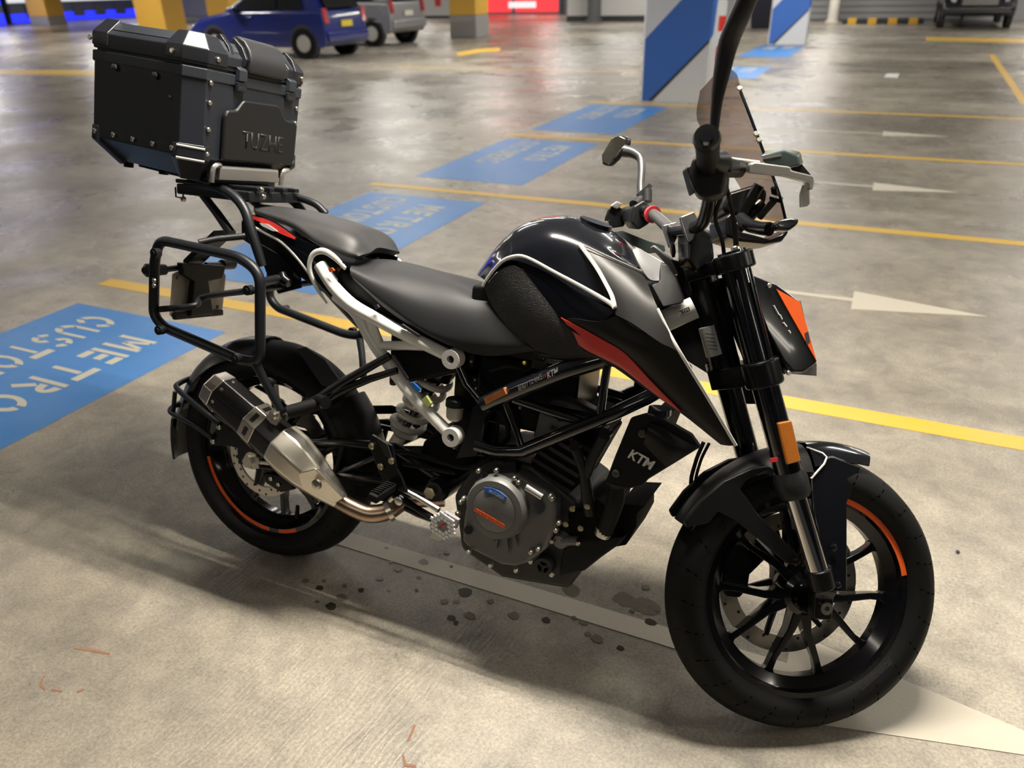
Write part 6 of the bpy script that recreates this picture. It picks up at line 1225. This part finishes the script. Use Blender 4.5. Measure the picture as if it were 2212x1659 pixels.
sf_ = shopfront('blue and white shop front between the left yellow column and the top case', -43.5, 30.0, 38.6, [(.02, .45, lit_blue, 'lit_panel'), (.45, 1.0, shopg, 'display_shelf'), (1.0, 1.6, lit_white, 'lit_window'), (1.6, 2.4, lit_blue, 'lit_panel')])
for k in range(5):
    s = MB(); s.box((.1, -3 + k * 1.5, .55), (.2, .7, .7)); obj('display_panel', s, silvercar, sf_)
q0, q1, q2 = (-18.5925,38.1173,0), (-14.4249,38.6198,0), (-16.2158,37.7892,0)
yS = 38.2; xA, xB = q0[0] - .6, q1[0] + .3
t = thing('red_shop_front', 'red backlit shop front between the yellow column and the grey pole', 'shop front', loc=((xA + xB) / 2, yS, 0)); hwid = (xB - xA) / 2
s = MB(); s.box((0, .1, 1.3), (2 * hwid, .2, 2.6)); obj('wall_panel', s, shopg, t)
for k in range(2):
    s = MB(); s.box((-hwid / 2 + k * hwid, -.02, 1.3), (hwid - .25, .06, 2.4)); obj('lit_panel', s, lit_red, t)
s = MB(); s.box((.5, -.07, .42), (1.5, .04, .28)); obj('sign_strip', s, lit_white, t)
q = (-18.9472,34.0715,0)
t = thing('white_kiosk', 'white kiosk with a red mark, left of the yellow column with grey foot', 'kiosk', loc=(q[0], q[1], 0))
s = MB(); s.box((0, .5, .95), (2.0, 1.0, 1.8)); obj('cabinet', s, mat('white_enamel', (.70, .69, .68), .4), t, bevel=.03)
s = MB(); s.box((0, .5, .05), (2.04, 1.04, .1)); obj('plinth', s, darkm, t)
s = MB(); s.box((.25, -.01, .75), (.3, .03, .5)); obj('red_mark', s, rwm, t)
q = (-9.4469,29.8148,0)
s = MB(); s.cyl((q[0], q[1], 0), (q[0], q[1], CEIL), .26, 18); s.cyl((q[0], q[1], 0), (q[0], q[1], .1), .34, 18); tag(obj('steel_post', s, mat('dark_grey_post', (.10, .10, .10), .5)), 'dark grey round post right of the red shop front', 'post')
q = (-8.5052,30.4765,0)
t = thing('white_partition', 'white partition wall with dark skirting left of the nearer striped pillar', 'partition', loc=(q[0], q[1], 0))
s = MB(); s.box((0, .1, 1.35), (4.6, .2, 2.5)); obj('panel', s, mat('partition_white', (.60, .59, .57), .6), t)
s = MB(); s.box((0, .08, .10), (4.62, .24, .2)); obj('skirting', s, darkm, t)
q = (-0.7917,29.1594,0)
s = MB(); s.cyl((q[0], q[1], 0), (q[0], q[1], 2.6), .17, 16); s.cyl((q[0], q[1], 0), (q[0], q[1], .06), .24, 16); tag(obj('white_bollard', s, mat('cream_post_paint', (.66, .62, .55), .5)), 'cream white post right of the farther striped pillar', 'post')
hzm = mat('hazard_yellow', (.75, .42, .03), .5)
q = (0.7674,28.5277,0)
t = thing('wheel_stop', 'black and yellow wheel stop against the grey wall left of the black car', 'wheel stop', loc=(q[0], q[1], 0))
s = MB(); s.box((0, 0, .08), (2.4, .18, .16)); obj('rubber_block', s, darkm, t, bevel=.03)
for k in range(4):
    s = MB(); s.box((-.9 + k * .6, -.02, .085), (.26, .17, .165)); obj('yellow_band', s, hzm, t)
q = (-2.4867,26.1409,0)
t = thing('litter_bin', 'dark bin with yellow lid behind the mirror stalk, left of the farther striped pillar', 'bin', loc=(q[0], q[1], 0))
s = MB(); s.loft([[(a * .42, b * .35, 0) for a, b in ((-1, -1), (1, -1), (1, 1), (-1, 1))], [(a * .5, b * .42, .95) for a, b in ((-1, -1), (1, -1), (1, 1), (-1, 1))]]); obj('bin_body', s, mat('navy_bin', (.012, .014, .03), .4), t, bevel=.03)
s = MB(); s.box((0, 0, 1.02), (1.06, .9, .14)); obj('lid', s, hzm, t, bevel=.03)
q = (1.5045,29.9713,0)
t = thing('roller_shutter', 'grey roller shutter behind the wheel stop', 'shutter', loc=(q[0] - 1.0, 30.8, 0))
for k in range(12):
    s = MB(); s.box((0, 0, .12 + k * .21), (5.2, .06, .19)); obj('slat', s, mat('shutter_slat', (.36, .36, .37), .5) if k == 0 else bpy.data.materials['shutter_slat'], t, bevel=.02)
